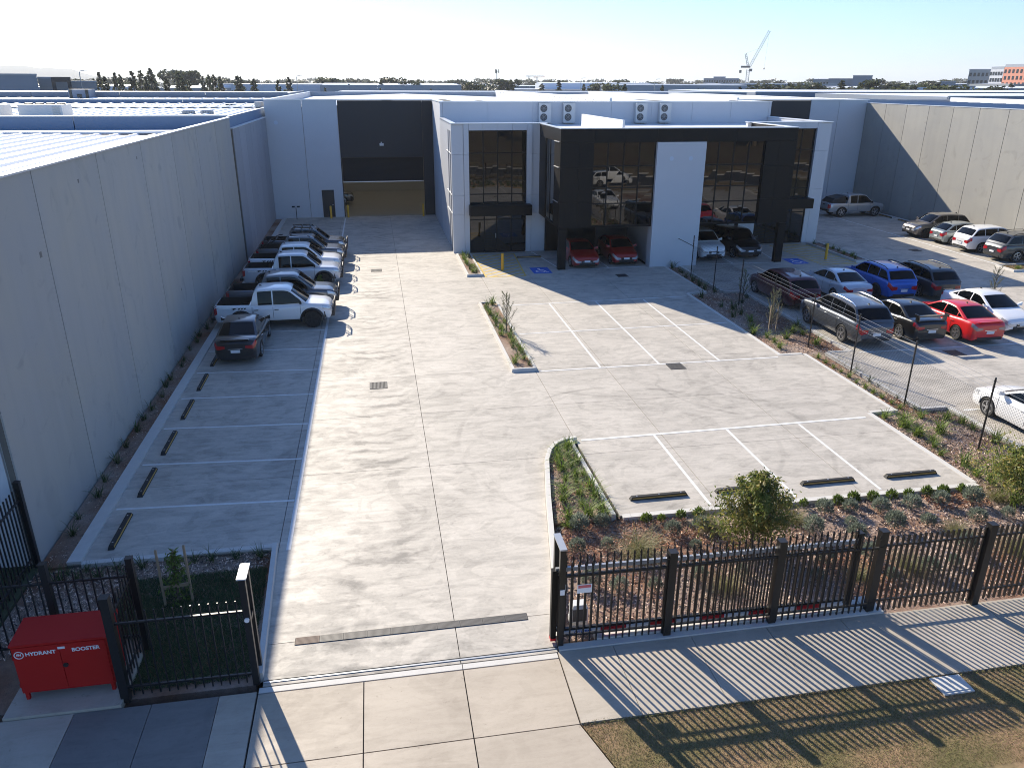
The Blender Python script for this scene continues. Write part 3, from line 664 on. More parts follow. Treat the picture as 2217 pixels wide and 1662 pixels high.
# ---------------------------------------------------------------- warehouse with the two recessed docks
FY = 67.4
wh = thing('warehouse', 'white and charcoal warehouse with a half open roller door', 'warehouse', (CX, FY, 0))
def whp(name, fn, m, smooth=False):
    b = MB(); fn(b); return b.obj(name, m, wh, (-CX, -FY, 0), smooth)
for f in (lambda x: x, mx):
    sx = lambda a, c: sorted((f(a), f(c)))
    dk = [(-8.33, -5.45), (-5.42, -2.66)] if f(0) == 0 else [(-8.2, -5.45), (-5.42, -2.66)]
    # white panels left of the door (the personnel door leaves an opening)
    whp('panel', lambda b: b.box(*sx(dk[0][0], -5.45), FY, FY+.2, -.2, 9.3), M['white'])
    whp('panel', lambda b: (b.box(*sx(-5.42, -4.42), FY, FY+.2, -.2, 9.3), b.box(*sx(-3.42, -2.67), FY, FY+.2, -.2, 9.3), b.box(*sx(-4.42, -3.42), FY, FY+.2, 2.25, 9.3)), M['white'])
    d = whp('personnel_door', lambda b: b.box(*sx(-4.40, -3.44), FY+.06, FY+.12, 0.01, 2.23), M['dark'])
    bb = MB(); bb.box(*sx(-3.62, -3.54), FY+.03, FY+.06, 1.0, 1.05); bb.obj('handle', M['alu'], d)
    whp('dark_panel', lambda b: b.box(*sx(-2.63, 4.14), FY, FY+.2, 4.82, 9.28), M['dark'])
    whp('dark_panel', lambda b: b.box(*sx(4.16, 5.02), FY-.02, FY+.2, -.2, 9.28), M['dark'])
    whp('dark_panel', lambda b: b.box(*sx(-2.66, -2.6), FY+.005, FY+.2, -.2, 4.81), M['dark'])
    # roller shutter, about half way down
    sh = MB(); n = 30; z0, z1 = (2.82, 4.8) if f(0) == 0 else (0.05, 4.8)
    n = int((z1-z0)/.075)
    for i in range(n):
        za = z0+.07+(z1-z0-.07)*i/n; zb = z0+.07+(z1-z0-.07)*(i+1)/n; xa, xb = sx(-2.58, 4.13)
        sh.quad((xa, FY+.16, za), (xb, FY+.16, za), (xb, FY+.12, (za+zb)/2), (xa, FY+.12, (za+zb)/2)); sh.quad((xa, FY+.12, (za+zb)/2), (xb, FY+.12, (za+zb)/2), (xb, FY+.16, zb), (xa, FY+.16, zb))
    s_ = sh.obj('roller_shutter', M['shutter'], wh, (-CX, -FY, 0))
    bb = MB(); bb.box(*sx(-2.58, 4.13), FY+.1, FY+.17, z0, z0+.07); bb.obj('bottom_rail', M['alu'], s_)
    # side walls of the dock and hidden party shell
    whp('side_wall', lambda b: b.box(*sx(5.03, 5.23), 59.9, FY-.03, -.2, 9.3), M['white'])
    whp('capping', lambda b: (b.box(*sx(-8.33, 5.25), FY-.03, FY+.25, 9.302, 9.36), b.box(*sx(5.0, 5.27), 59.88, FY-.04, 9.302, 9.36), b.box(*sx(-8.38, -8.1), FY+.26, 118, 9.302, 9.36)), M['flash'])
    whp('side_parapet', lambda b: b.box(*sx(-8.33, -8.13), FY+.21, 118, -.2, 9.3), M['white'])
    # roof: low gable
    ra, rb = sx(-8.1, 17.9)
    rm = 4.8 if f(0) == 0 else mx(4.8)
    def roof(b):
        for xa, xb, za, zb in ((ra, rm, 8.72, 9.12), (rm, rb, 9.12, 8.72)):
            k = max(2, int((xb-xa)/.9))
            for i in range(k):
                u0, u1 = i/k, (i+1)/k; ya = 60.2
                x0, x1 = xa+(xb-xa)*u0, xa+(xb-xa)*u1
                y0 = FY+.22 if (f(x0) < 5.2 and f(0) == 0) or (f(0) != 0 and f(x1) < 5.2) else 60.2
                q = lambda ya, yb, m=0: b.quad((x0, ya, za+(zb-za)*u0), (x1, ya, za+(zb-za)*u1), (x1, yb, za+(zb-za)*u1), (x0, yb, za+(zb-za)*u0), m)
                if i % 4 == 2: q(y0, 69.5); q(69.5, 84, 1); q(84, 117.8)
                else: q(y0, 117.8)
    whp('roof', roof, [M['roof'], M['skylight']])
# middle parapet above the offices, back parapet and the party wall
px = [5.24, 8.6, 12.0, 15.2, 18.1, 21.3, 24.6, 27.8, 30.96]
for a, c in zip(px, px[1:]): whp('parapet_panel', lambda b: b.box(a+.008, c-.008, 59.9, 60.1, 7.3, 9.3), M['white'])
whp('capping', lambda b: b.box(5.24, 30.96, 59.86, 60.16, 9.302, 9.37), M['flash'])
whp('back_parapet', lambda b: b.box(-8.1, 44.4, 117.9, 118.1, 6, 9.35), M['roofgrey'])
pw = whp('party_wall', lambda b: b.box(18.0, 18.2, 60.2, 117.7, 8, 9.62), M['roof'])
whp('party_wall', lambda b: b.box(31.9, 32.1, FY+.3, 117.7, 8, 9.5), M['roof'])
# zig-zag flashing lines on the lit face of the party wall
b = MB(); y = 61.0
while y < 112:
    strip = [(17.985, y, 8.95), (17.985, y+1.2, 9.45), (17.985, y+2.4, 8.95)]; b.tube(strip, .02, 4); y += 2.4
b.obj('flashing', M['galv'], pw, (0, 0, 0)).location = (0, 0, 0)
# inside of the open dock
whp('dock_floor', lambda b: b.box(-8.1, 17.9, FY+.21, 84, -.2, 0.0), M['floor'])
whp('dock_lining', lambda b: (b.box(-8.1, 17.9, 84, 84.2, 0, 8.6), b.box(17.7, 17.9, 67.7, 84, 0, 8.6)), M['inner'])
whp('vent_box', lambda b: (b.box(.58, .92, FY-.1, FY, 5.75, 5.95), b.box(.68, .78, FY-.12, FY, 5.95, 6.05)), M['hvac'])
whp('round_mark', lambda b: b.lathe([(.16, FY-.008), (.16, FY-.002)], (-7.55, 0, 7.6), axis='y', n=14), M['offwhite'])
# tap stand by the wall
t = thing('floodlight_stand', 'small black twin head post standing by the white wall corner', 'post', (-6.55, 66.6, 0))
b = MB(); b.tube([(0, 0, 0), (0, 0, .98)], .03, 6); b.obj('post', M['black'], t)
for s in (-1, 1):
    b = MB(); b.box(s*.2-.12, s*.2+.12, -.06, .06, .98, 1.1); b.obj('head', M['black'], t)

# ---------------------------------------------------------------- air conditioner condensers on the parapet
def make_ac():
    t = thing('air_conditioner', 'x', 'air conditioner')
    b = MB(); b.box(-.45, .45, -.38, 0, 0, 1.36); b.obj('case', M['hvac'], t)
    for z in (.36, .98):
        f = MB(); f.lathe([(.27, -.392), (.27, -.381)], (-.1, 0, z), axis='y', n=20); g = f.obj('fan_guard', M['fan'], t)
        q = MB()
        for r in (.09, .17, .25):
            pts = [(-.1+r*math.cos(a*PI/10), -.398, z+r*math.sin(a*PI/10)) for a in range(21)]; q.tube(pts, .006, 4)
        for k in range(8): q.tube([(-.1, -.398, z), (-.1+.26*math.cos(k*PI/4), -.398, z+.26*math.sin(k*PI/4))], .006, 4)
        q.obj('grille', M['galv'], g)
    b = MB(); b.box(-.46, .46, -.42, -.02, -.06, -.01); b.tube([(-.3, -.1, -.06), (-.3, -.02, -.4)], .02, 5); b.tube([(.3, -.1, -.06), (.3, -.02, -.4)], .02, 5); b.tube([(.05, -.2, -.05), (.05, -.2, -.3), (.1, -.05, -.38)], .03, 6)
    b.obj('bracket', M['galv'], t); return t
ac = make_ac()
for i, (x, lab) in enumerate(((12.85, 'leftmost'), (14.72, 'second from the left'), (20.38, 'third from the left'), (22.3, 'rightmost'))):
    o = ac if i == 0 else dup(ac, (0, 0, 0))
    o.location = (x, 59.87, 7.9); o['label'] = f'twin fan air conditioner on the white parapet, {lab} of the four'; o['group'] = 'twin fan air conditioners'

# ---------------------------------------------------------------- the pair of offices
of = thing('office_building', 'two storey white office pair with dark framed glass boxes', 'office', (CX, 51.1, 0))
def ofp(name, fn, m, parent=None):
    b = MB(); fn(b); o = b.obj(name, m, parent or of, (-CX, -51.1, 0) if parent is None else (0, 0, 0)); return o
OY = 51.1
def glazing(x0, x1, z0, z1, y, cols, rows, name='window', f=lambda x: x, fr=.035, proud=.03):
    """curtain wall: each pane an object, mullions one frame; pane parent is the window"""
    xs = sorted((f(x0), f(x1)))
    b = MB(); X = [xs[0]+(xs[1]-xs[0])*c for c in cols]; Z = [z0+(z1-z0)*c for c in rows]
    for i, x in enumerate(X): b.box(x-fr, x+fr, y-proud, y+.06, z0, z1)
    for z in Z:
        for xa, xb in zip(X, X[1:]): b.box(xa+fr, xb-fr, y-proud+.004, y+.055, z-fr, z+fr)
    wdw = b.obj(name, M['mull'], of, (-CX, -51.1, 0))
    for xa, xb in zip(X, X[1:]):
        for za, zb in zip(Z, Z[1:]):
            b = MB(); e = [random.uniform(-.004, .004) for _ in range(4)]; xl, xh, zl, zh = xa+fr, xb-fr, za+fr, zb-fr
            b.hexa([(xl, y+e[0], zl), (xh, y+e[1], zl), (xh, y+.02, zl), (xl, y+.02, zl), (xl, y+e[2], zh), (xh, y+e[3], zh), (xh, y+.02, zh), (xl, y+.02, zh)]); b.obj('pane', M['glass'], wdw)
    return wdw
for f in (lambda x: x, mx):
    sx = lambda a, c: sorted((f(a), f(c)))
    # white picture frame: columns and beam out of cladding panels
    for z0, z1 in ((-.1, 2.55), (2.56, 3.75), (3.76, 6.35), (6.36, 8.2)):
        ofp('cladding_panel', lambda b: b.box(*sx(4.95, 5.72), OY, OY+.3, z0, z1), M['whitepanel'])
        ofp('cladding_panel', lambda b: b.box(*sx(5.735, 6.06), OY-(.12 if z0 > 2 else 0), OY+.3, z0, z1), M['whitepanel'])
        ofp('cladding_panel', lambda b: b.box(*sx(9.86, 10.2), OY-(.12 if z0 > 2 else 0), OY+.3, z0, z1), M['whitepanel'])
        ofp('cladding_panel', lambda b: b.box(*sx(10.215, 11.15), OY, OY+.3, z0, z1), M['whitepanel'])
    xs = [6.07, 6.98, 7.95, 8.9, 9.85]
    for a, c in zip(xs, xs[1:]): ofp('cladding_panel', lambda b: b.box(*sorted((f(a+.006), f(c-.006))), OY-.12, OY+.3, 7.83, 8.22), M['whitepanel'])
    ofp('capping', lambda b: b.box(*sx(4.93, 11.2), OY-.14, OY+.34, 8.223, 8.27), M['flash'])
    glazing(6.07, 9.85, 3.2, 7.82, OY+.12, (0, .25, .5, .75, 1), (0, .135, .70, 1), f=f)
    glazing(6.07, 9.85, 0.02, 2.52, OY+.12, (0, .26, .48, .74, 1), (0, .86, 1), 'entry_door', f=f)
    ofp('door_handle', lambda b: b.box(*sx(7.8, 7.83), OY+.03, OY+.08, .95, 1.25), M['alu'])
    ofp('awning', lambda b: b.box(*sx(6.0, 10.1), OY-.85, OY+.1, 2.53, 3.19), M['clad'])
    # flank wall with tall slot windows, fins and sunlit ledges
    def flank(b):
        for y0, y1, z0, z1 in ((51.41, 52.0, -.1, 8.2), (52.75, 53.2, -.1, 8.2), (53.95, 59.88, -.1, 8.2), (52.0, 52.75, 7.75, 8.2), (53.2, 53.95, 7.75, 8.2)):
            b.box(*sx(5.0, 5.25), y0, y1, z0, z1)
    ofp('flank_wall', flank, M['whitepanel'])
    for y0 in (52.0, 53.2):
        wdw = ofp('slot_window', lambda b: [b.box(*sx(5.05, 5.11), y0, y0+.75, z, z+.06) for z in (0.0, 2.5, 3.7, 6.3, 7.69)], M['mull'])
        for za, zb in ((.06, 2.5), (2.56, 3.7), (3.76, 6.3), (6.36, 7.69)):
            b = MB(); b.box(*sx(5.08, 5.10), y0, y0+.75, za, zb); b.obj('pane', M['glass'], wdw)
    ofp('ledge', lambda b: [b.box(*sx(4.93, 4.999), 51.41, 54.6, z, z+.05) for z in (2.55, 3.75, 6.35)], M['flash'])
    ofp('capping', lambda b: b.box(*sx(4.96, 5.3), OY+.35, 59.87, 8.203, 8.26), M['flash'])
    # dark canopy box: frame legs of cladding panels, beam, glass, soffit, flank
    for z0, z1 in ((2.52, 4.0), (4.01, 6.0), (6.01, 7.45)):
        ofp('cladding_panel', lambda b: b.box(*sx(10.72, 11.85), 45.2, 45.5, z0, z1), M['clad'])
        ofp('cladding_panel', lambda b: b.box(*sx(11.86, 12.72), 45.2, 45.5, z0, z1), M['clad'])
    for a, c in ((10.72, 12.7), (12.71, 14.66), (14.67, 16.58), (16.59, 18.095)):
        ofp('cladding_panel', lambda b: b.box(*sx(a, c), 45.2, 45.5, 7.46, 8.2), M['clad'])
    glazing(12.73, 16.56, 2.6, 7.45, 45.38, (0, .235, .49, .74, 1), (0, .27, .46, .72, 1), f=f)
    ofp('sill', lambda b: b.box(*sx(12.73, 16.56), 45.3, 45.5, 2.5, 2.6), M['clad'])
    ofp('soffit', lambda b: b.box(*sx(10.73, 18.09), 45.5, 51.0, 2.5, 2.62), M['clad'])
    for y0, y1 in ((45.51, 46.8), (49.2, 51.3)):
        for z0, z1 in ((2.52, 4.0), (4.01, 6.0), (6.01, 7.45)):
            ofp('cladding_panel', lambda b: b.box(*sx(10.72, 10.9), y0, y1, z0, z1), M['clad'])
    ofp('cladding_panel', lambda b: b.box(*sx(10.72, 10.9), 45.51, 51.3, 7.46, 8.2), M['clad'])
    wdw = ofp('flank_window', lambda b: [b.box(*sx(10.74, 10.82), y, y+.06, 2.55, 7.44) for y in (46.81, 48.0, 49.12)], M['mull'])
    for ya, yb in ((46.87, 48.0), (48.06, 49.12)):
        for za, zb in ((2.56, 4.0), (4.01, 6.0), (6.01, 7.44)):
            b = MB(); b.box(*sx(10.77, 10.79), ya, yb, za, zb); b.obj('pane', M['glass'], wdw)
    ofp('ledge', lambda b: [b.box(*sx(10.67, 10.718), 45.55, 46.8, z, z+.045) for z in (4.0, 6.0, 7.44)], M['alu'])
    ofp('capping', lambda b: (b.box(*sx(10.70, 18.095), 45.17, 45.52, 8.203, 8.25), b.box(*sx(10.70, 10.95), 45.53, 51.3, 8.203, 8.25)), M['flash'])
    ofp('column', lambda b: b.box(*sx(10.74, 11.22), 45.2, 45.55, 0, 2.5), M['clad'])
    # undercroft
    ofp('undercroft_wall', lambda b: b.box(*sx(11.16, 18.0), 50.9, 51.05, 0, 2.5), M['clad'])
    if f(0) == 0: ofp('undercroft_panel', lambda b: b.box(14.3, 16.5, 49.6, 49.7, 0, 2.5), M['shutter'])
    else: ofp('undercroft_panel', lambda b: b.box(23.3, 24.6, 50.6, 50.75, .0, 2.5), M['white'])
    # flat office roof
    ofp('roof', lambda b: (b.box(*sx(5.26, 18.09), 51.45, 59.85, 7.6, 7.75), b.box(*sx(10.95, 18.09), 45.55, 51.44, 7.6, 7.75)), M['roof'])
ofp('blade_wall', lambda b: b.box(16.58, 19.64, 45.12, 45.9, -.1, 7.44), M['white'])
ofp('round_mark', lambda b: (b.lathe([(.13, 45.11), (.13, 45.118)], (17.5, 0, 6.5), axis='y', n=16), b.lathe([(.13, 45.11), (.13, 45.118)], (18.7, 0, 6.5), axis='y', n=16)), M['offwhite'])
ofp('blade_wall', lambda b: b.box(16.9, 19.3, 45.92, 50.88, -.1, 2.5), M['white'])
ofp('roof_upstand', lambda b: b.box(14.75, 14.9, 46.4, 56.0, 7.76, 8.62), M['roof'])
# ---------------------------------------------------------------- vehicles
def lerp_prof(pr, x):
    """pr sorted from front (large x) to rear"""
    if x >= pr[0][0]: return pr[0][1]
    for (xa, a), (xb, b) in zip(pr, pr[1:]):
        if x >= xb:
            t = (xa-x)/(xa-xb) if xa > xb else 0
            return a+(b-a)*t
    return pr[-1][1]
def smooth_prof(pr, n=60):
    """monotone resampled, lightly rounded profile"""
    x0, x1 = pr[0][0], pr[-1][0]
    xs = [x0+(x1-x0)*i/n for i in range(n+1)]
    z = [lerp_prof(pr, x) for x in xs]
    for _ in range(2): z = [z[0]] + [(z[i-1]+2*z[i]+z[i+1])/4 for i in range(1, n)] + [z[-1]]
    return list(zip(xs, z))

TYPES = {   # distances are measured back from the nose
 'sedan': dict(L=4.62, W=1.80, H=1.44, wb=2.70, fo=.93, R=.325, zb=.20, deck=[(0, .60), (.06, .70), (.35, .79), (.8, .88), (1.25, .945), (2.0, .95), (3.2, .985), (3.75, 1.03), (4.3, 1.03), (4.55, .985), (4.62, .86)],
               gh=(1.15, 2.05, 3.15, 4.0), rz=.985, doors=(1.62, 2.55, 3.42), rearl='sedan'),
 'hatch': dict(L=4.1, W=1.72, H=1.48, wb=2.52, fo=.82, R=.305, zb=.20, deck=[(0, .62), (.06, .72), (.35, .82), (.75, .90), (1.05, .97), (2.0, .97), (3.2, 1.0), (3.85, .99), (4.05, .93), (4.1, .84)],
               gh=(.95, 1.75, 3.3, 3.95), rz=.95, doors=(1.35, 2.3, 3.15), rearl='hatch'),
 'suv': dict(L=4.62, W=1.85, H=1.68, wb=2.68, fo=.90, R=.36, zb=.27, deck=[(0, .74), (.06, .86), (.35, .98), (.8, 1.05), (1.2, 1.10), (2.0, 1.09), (3.4, 1.13), (4.3, 1.12), (4.55, 1.06), (4.62, .9)],
             gh=(1.1, 1.9, 4.0, 4.48), rz=.965, doors=(1.5, 2.5, 3.45), rearl='hatch'),
 'bigsuv': dict(L=5.0, W=1.95, H=1.76, wb=2.9, fo=.97, R=.385, zb=.28, deck=[(0, .80), (.06, .92), (.4, 1.04), (.9, 1.10), (1.3, 1.14), (2.2, 1.12), (3.7, 1.16), (4.65, 1.15), (4.92, 1.08), (5.0, .9)],
             gh=(1.2, 2.05, 4.35, 4.84), rz=.96, doors=(1.6, 2.65, 3.65), rearl='hatch'),
 'wagon': dict(L=4.82, W=1.84, H=1.60, wb=2.74, fo=.95, R=.345, zb=.25, deck=[(0, .66), (.06, .78), (.4, .90), (.9, .97), (1.25, 1.02), (2.1, 1.01), (3.6, 1.06), (4.5, 1.05), (4.75, .99), (4.82, .86)],
             gh=(1.15, 2.0, 4.15, 4.7), rz=.96, doors=(1.6, 2.6, 3.55), rearl='hatch'),
 'ute': dict(L=5.25, W=1.86, H=1.85, wb=3.15, fo=.90, R=.41, zb=.42, deck=[(0, .86), (.06, .98), (.3, 1.07), (.8, 1.12), (1.2, 1.15), (2.2, 1.11), (3.45, 1.12), (3.62, 1.16), (5.1, 1.19), (5.2, 1.17), (5.25, 1.08)],
             gh=(1.1, 1.85, 3.42, 3.6), rz=.985, doors=(1.6, 2.62, 3.3), rearl='ute', tub=(3.66, 5.14)),
}
def car(name, label, cat, typ, pnt, loc, rz, group='parked cars and utes', rails=None, rim='rim', lights=True, tailm='tail', decal=None, bar=False, spoiler=False, lip=None, tweak=None, plates=True, arch=None, glassroof=False, darkglass=True, canopy=False):
    T = dict(TYPES[typ])
    if tweak: T.update(tweak)
    L, W, H, wb, fo, Rw, zb = (T[k] for k in ('L', 'W', 'H', 'wb', 'fo', 'R', 'zb'))
    X = lambda d: L/2-d                       # distance from the nose -> local x
    root = thing(name, label, cat, (loc[0], loc[1], 0.006), rz, group)
    PM = P[pnt] if isinstance(pnt, str) else pnt
    deck = smooth_prof([(X(d), z) for d, z in T['deck']], 90)
    hw = W/2
    wprof = [(X(0), .70*hw), (X(.03), .78*hw), (X(.10), .86*hw), (X(.25), .925*hw), (X(.5), .965*hw), (X(1.0), .99*hw), (X(1.6), hw), (X(L-1.5), hw), (X(L-.8), .985*hw), (X(L-.35), .95*hw), (X(L-.12), .89*hw), (X(L-.03), .82*hw), (X(L), .76*hw)]
    xf, xr = X(fo), X(fo+wb); Ra = Rw+(.05 if typ != 'ute' else .075)
    tub = T.get('tub')
    st = set(round(x, 4) for x in [X(L*i/34) for i in range(35)] + [p[0] for p in wprof])
    for xa in (xf, xr):
        st = set(x for x in st if not (xa-Ra-.02 < x < xa+Ra+.02))
        for k in range(13): st.add(round(xa+Ra*math.cos(PI*k/12), 4))
        st.add(round(xa+Ra+.003, 4)); st.add(round(xa-Ra-.003, 4))
    if tub:
        for d in tub: st.add(round(X(d), 4)); st.add(round(X(d)-.004, 4))
    xs = sorted(st, reverse=True)
    def arch_z(x):
        for xa in (xf, xr):
            if abs(x-xa) <= Ra: return Rw*.97+math.sqrt(max(0, Ra*Ra-(x-xa)**2))
        return 0
    def section(x):
        w_ = lerp_prof(wprof, x); zt = lerp_prof(deck, x); az = arch_z(x)
        end = max(0, 1-min(x-X(L), X(0)-x)/.12)
        z0 = zb+.10*end
        pts = [(w_*.93, z0), (w_*.985, z0+.10), (w_*1.0, z0+(zt-z0)*.42), (w_*.985, zt-.16), (w_*.955, zt-.06), (w_*.90, zt-.012)]
        if az:
            pts = [(y, max(z, min(az, zt-.17)+.0015*i)) for i, (y, z) in enumerate(pts)]
            pts = [(y if i > 2 else w_*(.99), z) for i, (y, z) in enumerate(pts)]
        if tub and X(tub[1]) <= x <= X(tub[0])-.002:
            pts += [(w_*.84, zt), (w_*.80, zt-.02), (w_*.80, .70), (0, .70)]
        else:
            pts += [(w_*.80, zt+.006), (w_*.6, zt+.02), (w_*.3, zt+.032), (0, zt+.036)]
        return pts
    b = MB(); rows = []
    for x in xs:
        s_ = section(x); rows.append([(x, y, z) for y, z in s_] + [(x, -y, z) for y, z in reversed(s_[:-1])])
    b.grid(rows, 0)
    for r in (rows[0], rows[-1]):
        n = len(b.v); b.v += r; b.f.append(tuple(range(n, n+len(r)))); b.m.append(0)
    if tub:
        nr = len(rows[0])-1
        for i in range(len(xs)-1):
            if X(tub[1]) <= xs[i+1] and xs[i] <= X(tub[0]):
                for j in range(6, nr-6): b.m[i*nr+j] = 1
    # greenhouse shell
    dA, dB, dC, dD = T['gh']; xA, xB, xC, xD = X(dA), X(dB), X(dC), X(dD)
    zA, zD = lerp_prof(deck, xA), lerp_prof(deck, xD); Hr = H-.03
    wbelt = hw*.90; wroof = hw*(.70 if typ in ('sedan', 'hatch') else .76)
    top = smooth_prof([(xA, zA), (xB-.02, Hr-.02), (xB-.25, H-.01), ((xB+xC)/2, H), (xC+.2, H*T['rz']+.008), (xC, H*T['rz']-.015), (xD, zD)], 40)
    def yside(x, z):
        zb_ = lerp_prof(deck, x); t = max(0, min(1, (z-zb_)/max(.05, Hr-zb_)))
        return wbelt-(wbelt-wroof)*t**1.15
    xs2 = [p[0] for p in top]
    gr = []
    for x, zt in top:
        zb_ = min(lerp_prof(deck, x), zt)-.03
        ys = yside(x, zt); half = []
        for k in range(5):
            z = zb_+(zt-.03-zb_)*k/4 if zt-.03 > zb_ else zt
            half.append((yside(x, z), z))
        for fr_, dz in ((.93, .0), (.62, .018), (.3, .028)): half.append((ys*fr_, zt+dz*.9))
        half.append((0, zt+.03))
        fwd = .10 if x > (xB+xC)/2 else -.05       # bowed screens
        bow = lambda y: fwd*(1-(y/wbelt)**2)*max(0, 1-(zt-zA)/(H-zA)*.75) if abs(zt-H) > .06 else 0
        gr.append([(x+bow(y), y, z) for y, z in half]+[(x+bow(y), -y, z) for y, z in reversed(half[:-1])])
    b.grid(gr, 0)
    for r in (gr[0], gr[-1]):
        n = len(b.v); b.v += r; b.f.append(tuple(range(n, n+len(r)))); b.m.append(0)
    b.obj('body', [PM, M['trim']], root, smooth=38)
    # dark inside and wheel wells
    u = MB(); u.box(X(L-.12), X(.12), -hw*.72, hw*.72, zb+.02, min(z for _, z in T['deck'])-.03 if not tub else .66); u.obj('underbody', M['trim'], root)
    for xa in (xf, xr):
        for s in (-1, 1):
            a = MB()
            for k in range(12):
                t0, t1 = PI*k/12, PI*(k+1)/12
                p0 = (xa+Ra*1.02*math.cos(t0), Rw*.97+Ra*1.02*math.sin(t0)); p1 = (xa+Ra*1.02*math.cos(t1), Rw*.97+Ra*1.02*math.sin(t1))
                a.quad((p0[0], s*hw*.985, p0[1]), (p1[0], s*hw*.985, p1[1]), (p1[0], s*hw*.66, p1[1]), (p0[0], s*hw*.66, p0[1]))
            a.obj('wheel_arch', M['trim'], root)
            if arch:
                a = MB()
                for k in range(14):
                    t0, t1 = PI*(k-.5)/13, PI*(k+.5)/13
                    c0, s0, c1, s1 = math.cos(t0), math.sin(t0), math.cos(t1), math.sin(t1); y0 = s*(hw*.99); y1 = s*(hw*1.0+.035); r0, r1 = Ra-.01, Ra+.075
                    q = lambda c, si, r, y: (xa+r*c, y, Rw*.97+r*si)
                    a.quad(q(c0, s0, r0, y1), q(c1, s1, r0, y1), q(c1, s1, r1, y0), q(c0, s0, r1, y0)); a.quad(q(c0, s0, r0, y1-.06*s), q(c1, s1, r0, y1-.06*s), q(c1, s1, r0, y1), q(c0, s0, r0, y1))
                a.obj('flare', M['trim'], root, smooth=40)
    # glass
    def surf_front(x, u_):                    # u_ in -1..1 across
        i = min(range(len(xs2)-1), key=lambda k: abs((xs2[k]+xs2[k+1])/2-x))
        return None
    def screen(i0, i1, name_, off, inset, m):
        rr = []
        n = 9
        for i in range(i0, i1+1):
            row = gr[i]; k = len(row)//2; half = row[4:k+1]      # from side top edge to centre
            line = []
            full = row[4:len(row)-4]
            for p in full: line.append((p[0]+off[0], p[1]*inset, p[2]+off[1]))
            rr.append(line)
        q = MB(); q.grid(rr); q.obj(name_, m, root, smooth=60)
    gi = [i for i, (x, z) in enumerate(top) if xB+.02 < x < xA-.05]
    screen(gi[0], gi[-1], 'windscreen', (.010, .010), .95, M['carglass'])
    gi = [i for i, (x, z) in enumerate(top) if xD+.03 < x < xC-.02]
    if len(gi) < 2: gi = [len(top)-3, len(top)-2]
    screen(gi[0], gi[-1], 'rear_window', (-.012, .008), .93, M['carglass'])
    d0, d1, d2 = T['doors']; x_lo = xD+(.28 if typ in ('sedan',) else .16 if typ != 'ute' else .12)
    cuts = [xA-.30, X(d1)+.03, X(d1)-.03, X(d2)+.025, X(d2)-.025, x_lo]
    def side_win(x0, x1, s):
        n = 9; lo = []; hi = []
        for k in range(n+1):
            x = x0+(x1-x0)*k/n; zb_ = lerp_prof(deck, x)+.035; zt = lerp_prof(top, x)-.075
            zt = max(zt, zb_+.004)
            lo.append((x, s*(yside(x, zb_)+.006), zb_)); hi.append((x, s*(yside(x, zt)+.006), zt))
        mid = [(a[0], s*(yside(a[0], (a[2]+c[2])/2)+.006), (a[2]+c[2])/2) for a, c in zip(lo, hi)]
        q = MB(); q.grid([lo, mid, hi]); q.obj('side_window', M['carglass'], root, smooth=60)
    for s in (-1, 1):
        for a, c in ((0, 1), (2, 3), (4, 5)):
            if cuts[a]-cuts[c] > .12 and not (typ == 'ute' and a == 4): side_win(cuts[a], cuts[c], s)
        # door seams and handles
        q = MB()
        for d in ((d0-.28, d1, d2+.03) if typ != 'ute' else (d0-.28, d1, d2+.20, tub[0]-.02)):
            x = X(d)
            if abs(x-xr) < Ra or abs(x-xf) < Ra: x = xr+Ra+.02 if abs(x-xr) < Ra else xf-Ra-.02
            w_ = lerp_prof(wprof, x); zt = lerp_prof(deck, x)
            pts = [(x, s*(w_*.985+.003), zb+.12), (x, s*(w_+.003), zb+(zt-zb)*.42), (x, s*(w_*.985+.004), zt-.16), (x, s*(w_*.955+.004), zt-.06)]
            for p, r in zip(pts, pts[1:]): q.quad((p[0]-.007, p[1], p[2]), (p[0]+.007, p[1], p[2]), (r[0]+.007, r[1], r[2]), (r[0]-.007, r[1], r[2]))
        q.obj('door_seam', M['trim'], root)
        for d in (d1-.16, d2-.14 if typ != 'ute' else d2+.06):
            x = X(d); w_ = lerp_prof(wprof, x); zt = lerp_prof(deck, x)
            q = MB(); y0, y1 = sorted((s*(w_*.975), s*(w_*.985+.03))); q.box(x-.09, x+.09, y0, y1, zt-.19, zt-.16); q.obj('door_handle', M['trim'] if bar else PM, root)
        # mirrors
        q = MB(); xm = xA-.28; zm = lerp_prof(deck, xm)
        y0 = s*wbelt; y1 = s*(wbelt+.22)
        q.hexa([(xm-.05, y0, zm+.03), (xm+.05, y0, zm+.03), (xm+.06, y1, zm+.03), (xm-.03, y1, zm+.03), (xm-.05, y0, zm+.10), (xm+.03, y0, zm+.10), (xm+.05, y1, zm+.19), (xm-.04, y1, zm+.19)])
        q.obj('mirror', M['trim'] if (bar or typ == 'ute') else PM, root, recalc=True)
        # lights wrapped round the corners
        def patch(nm, dlist, f0, f1, m, off=.007):
            rr = []
            for d in dlist:
                x = X(d); sc = section(x); w_ = lerp_prof(wprof, x); zt = lerp_prof(deck, x)
                row = []
                for k in range(4):
                    z = zt-(f0+(f1-f0)*k/3)
                    y = None
                    for (ya, za), (yb, zb2) in zip(sc, sc[1:]):
                        if za <= z <= zb2: y = ya+(yb-ya)*((z-za)/max(1e-6, zb2-za)); break
                    if y is None: y = sc[3][0]
                    row.append((x+(off if d < L/2 else -off), s*(y+off), z))
                rr.append(row)
            return rr
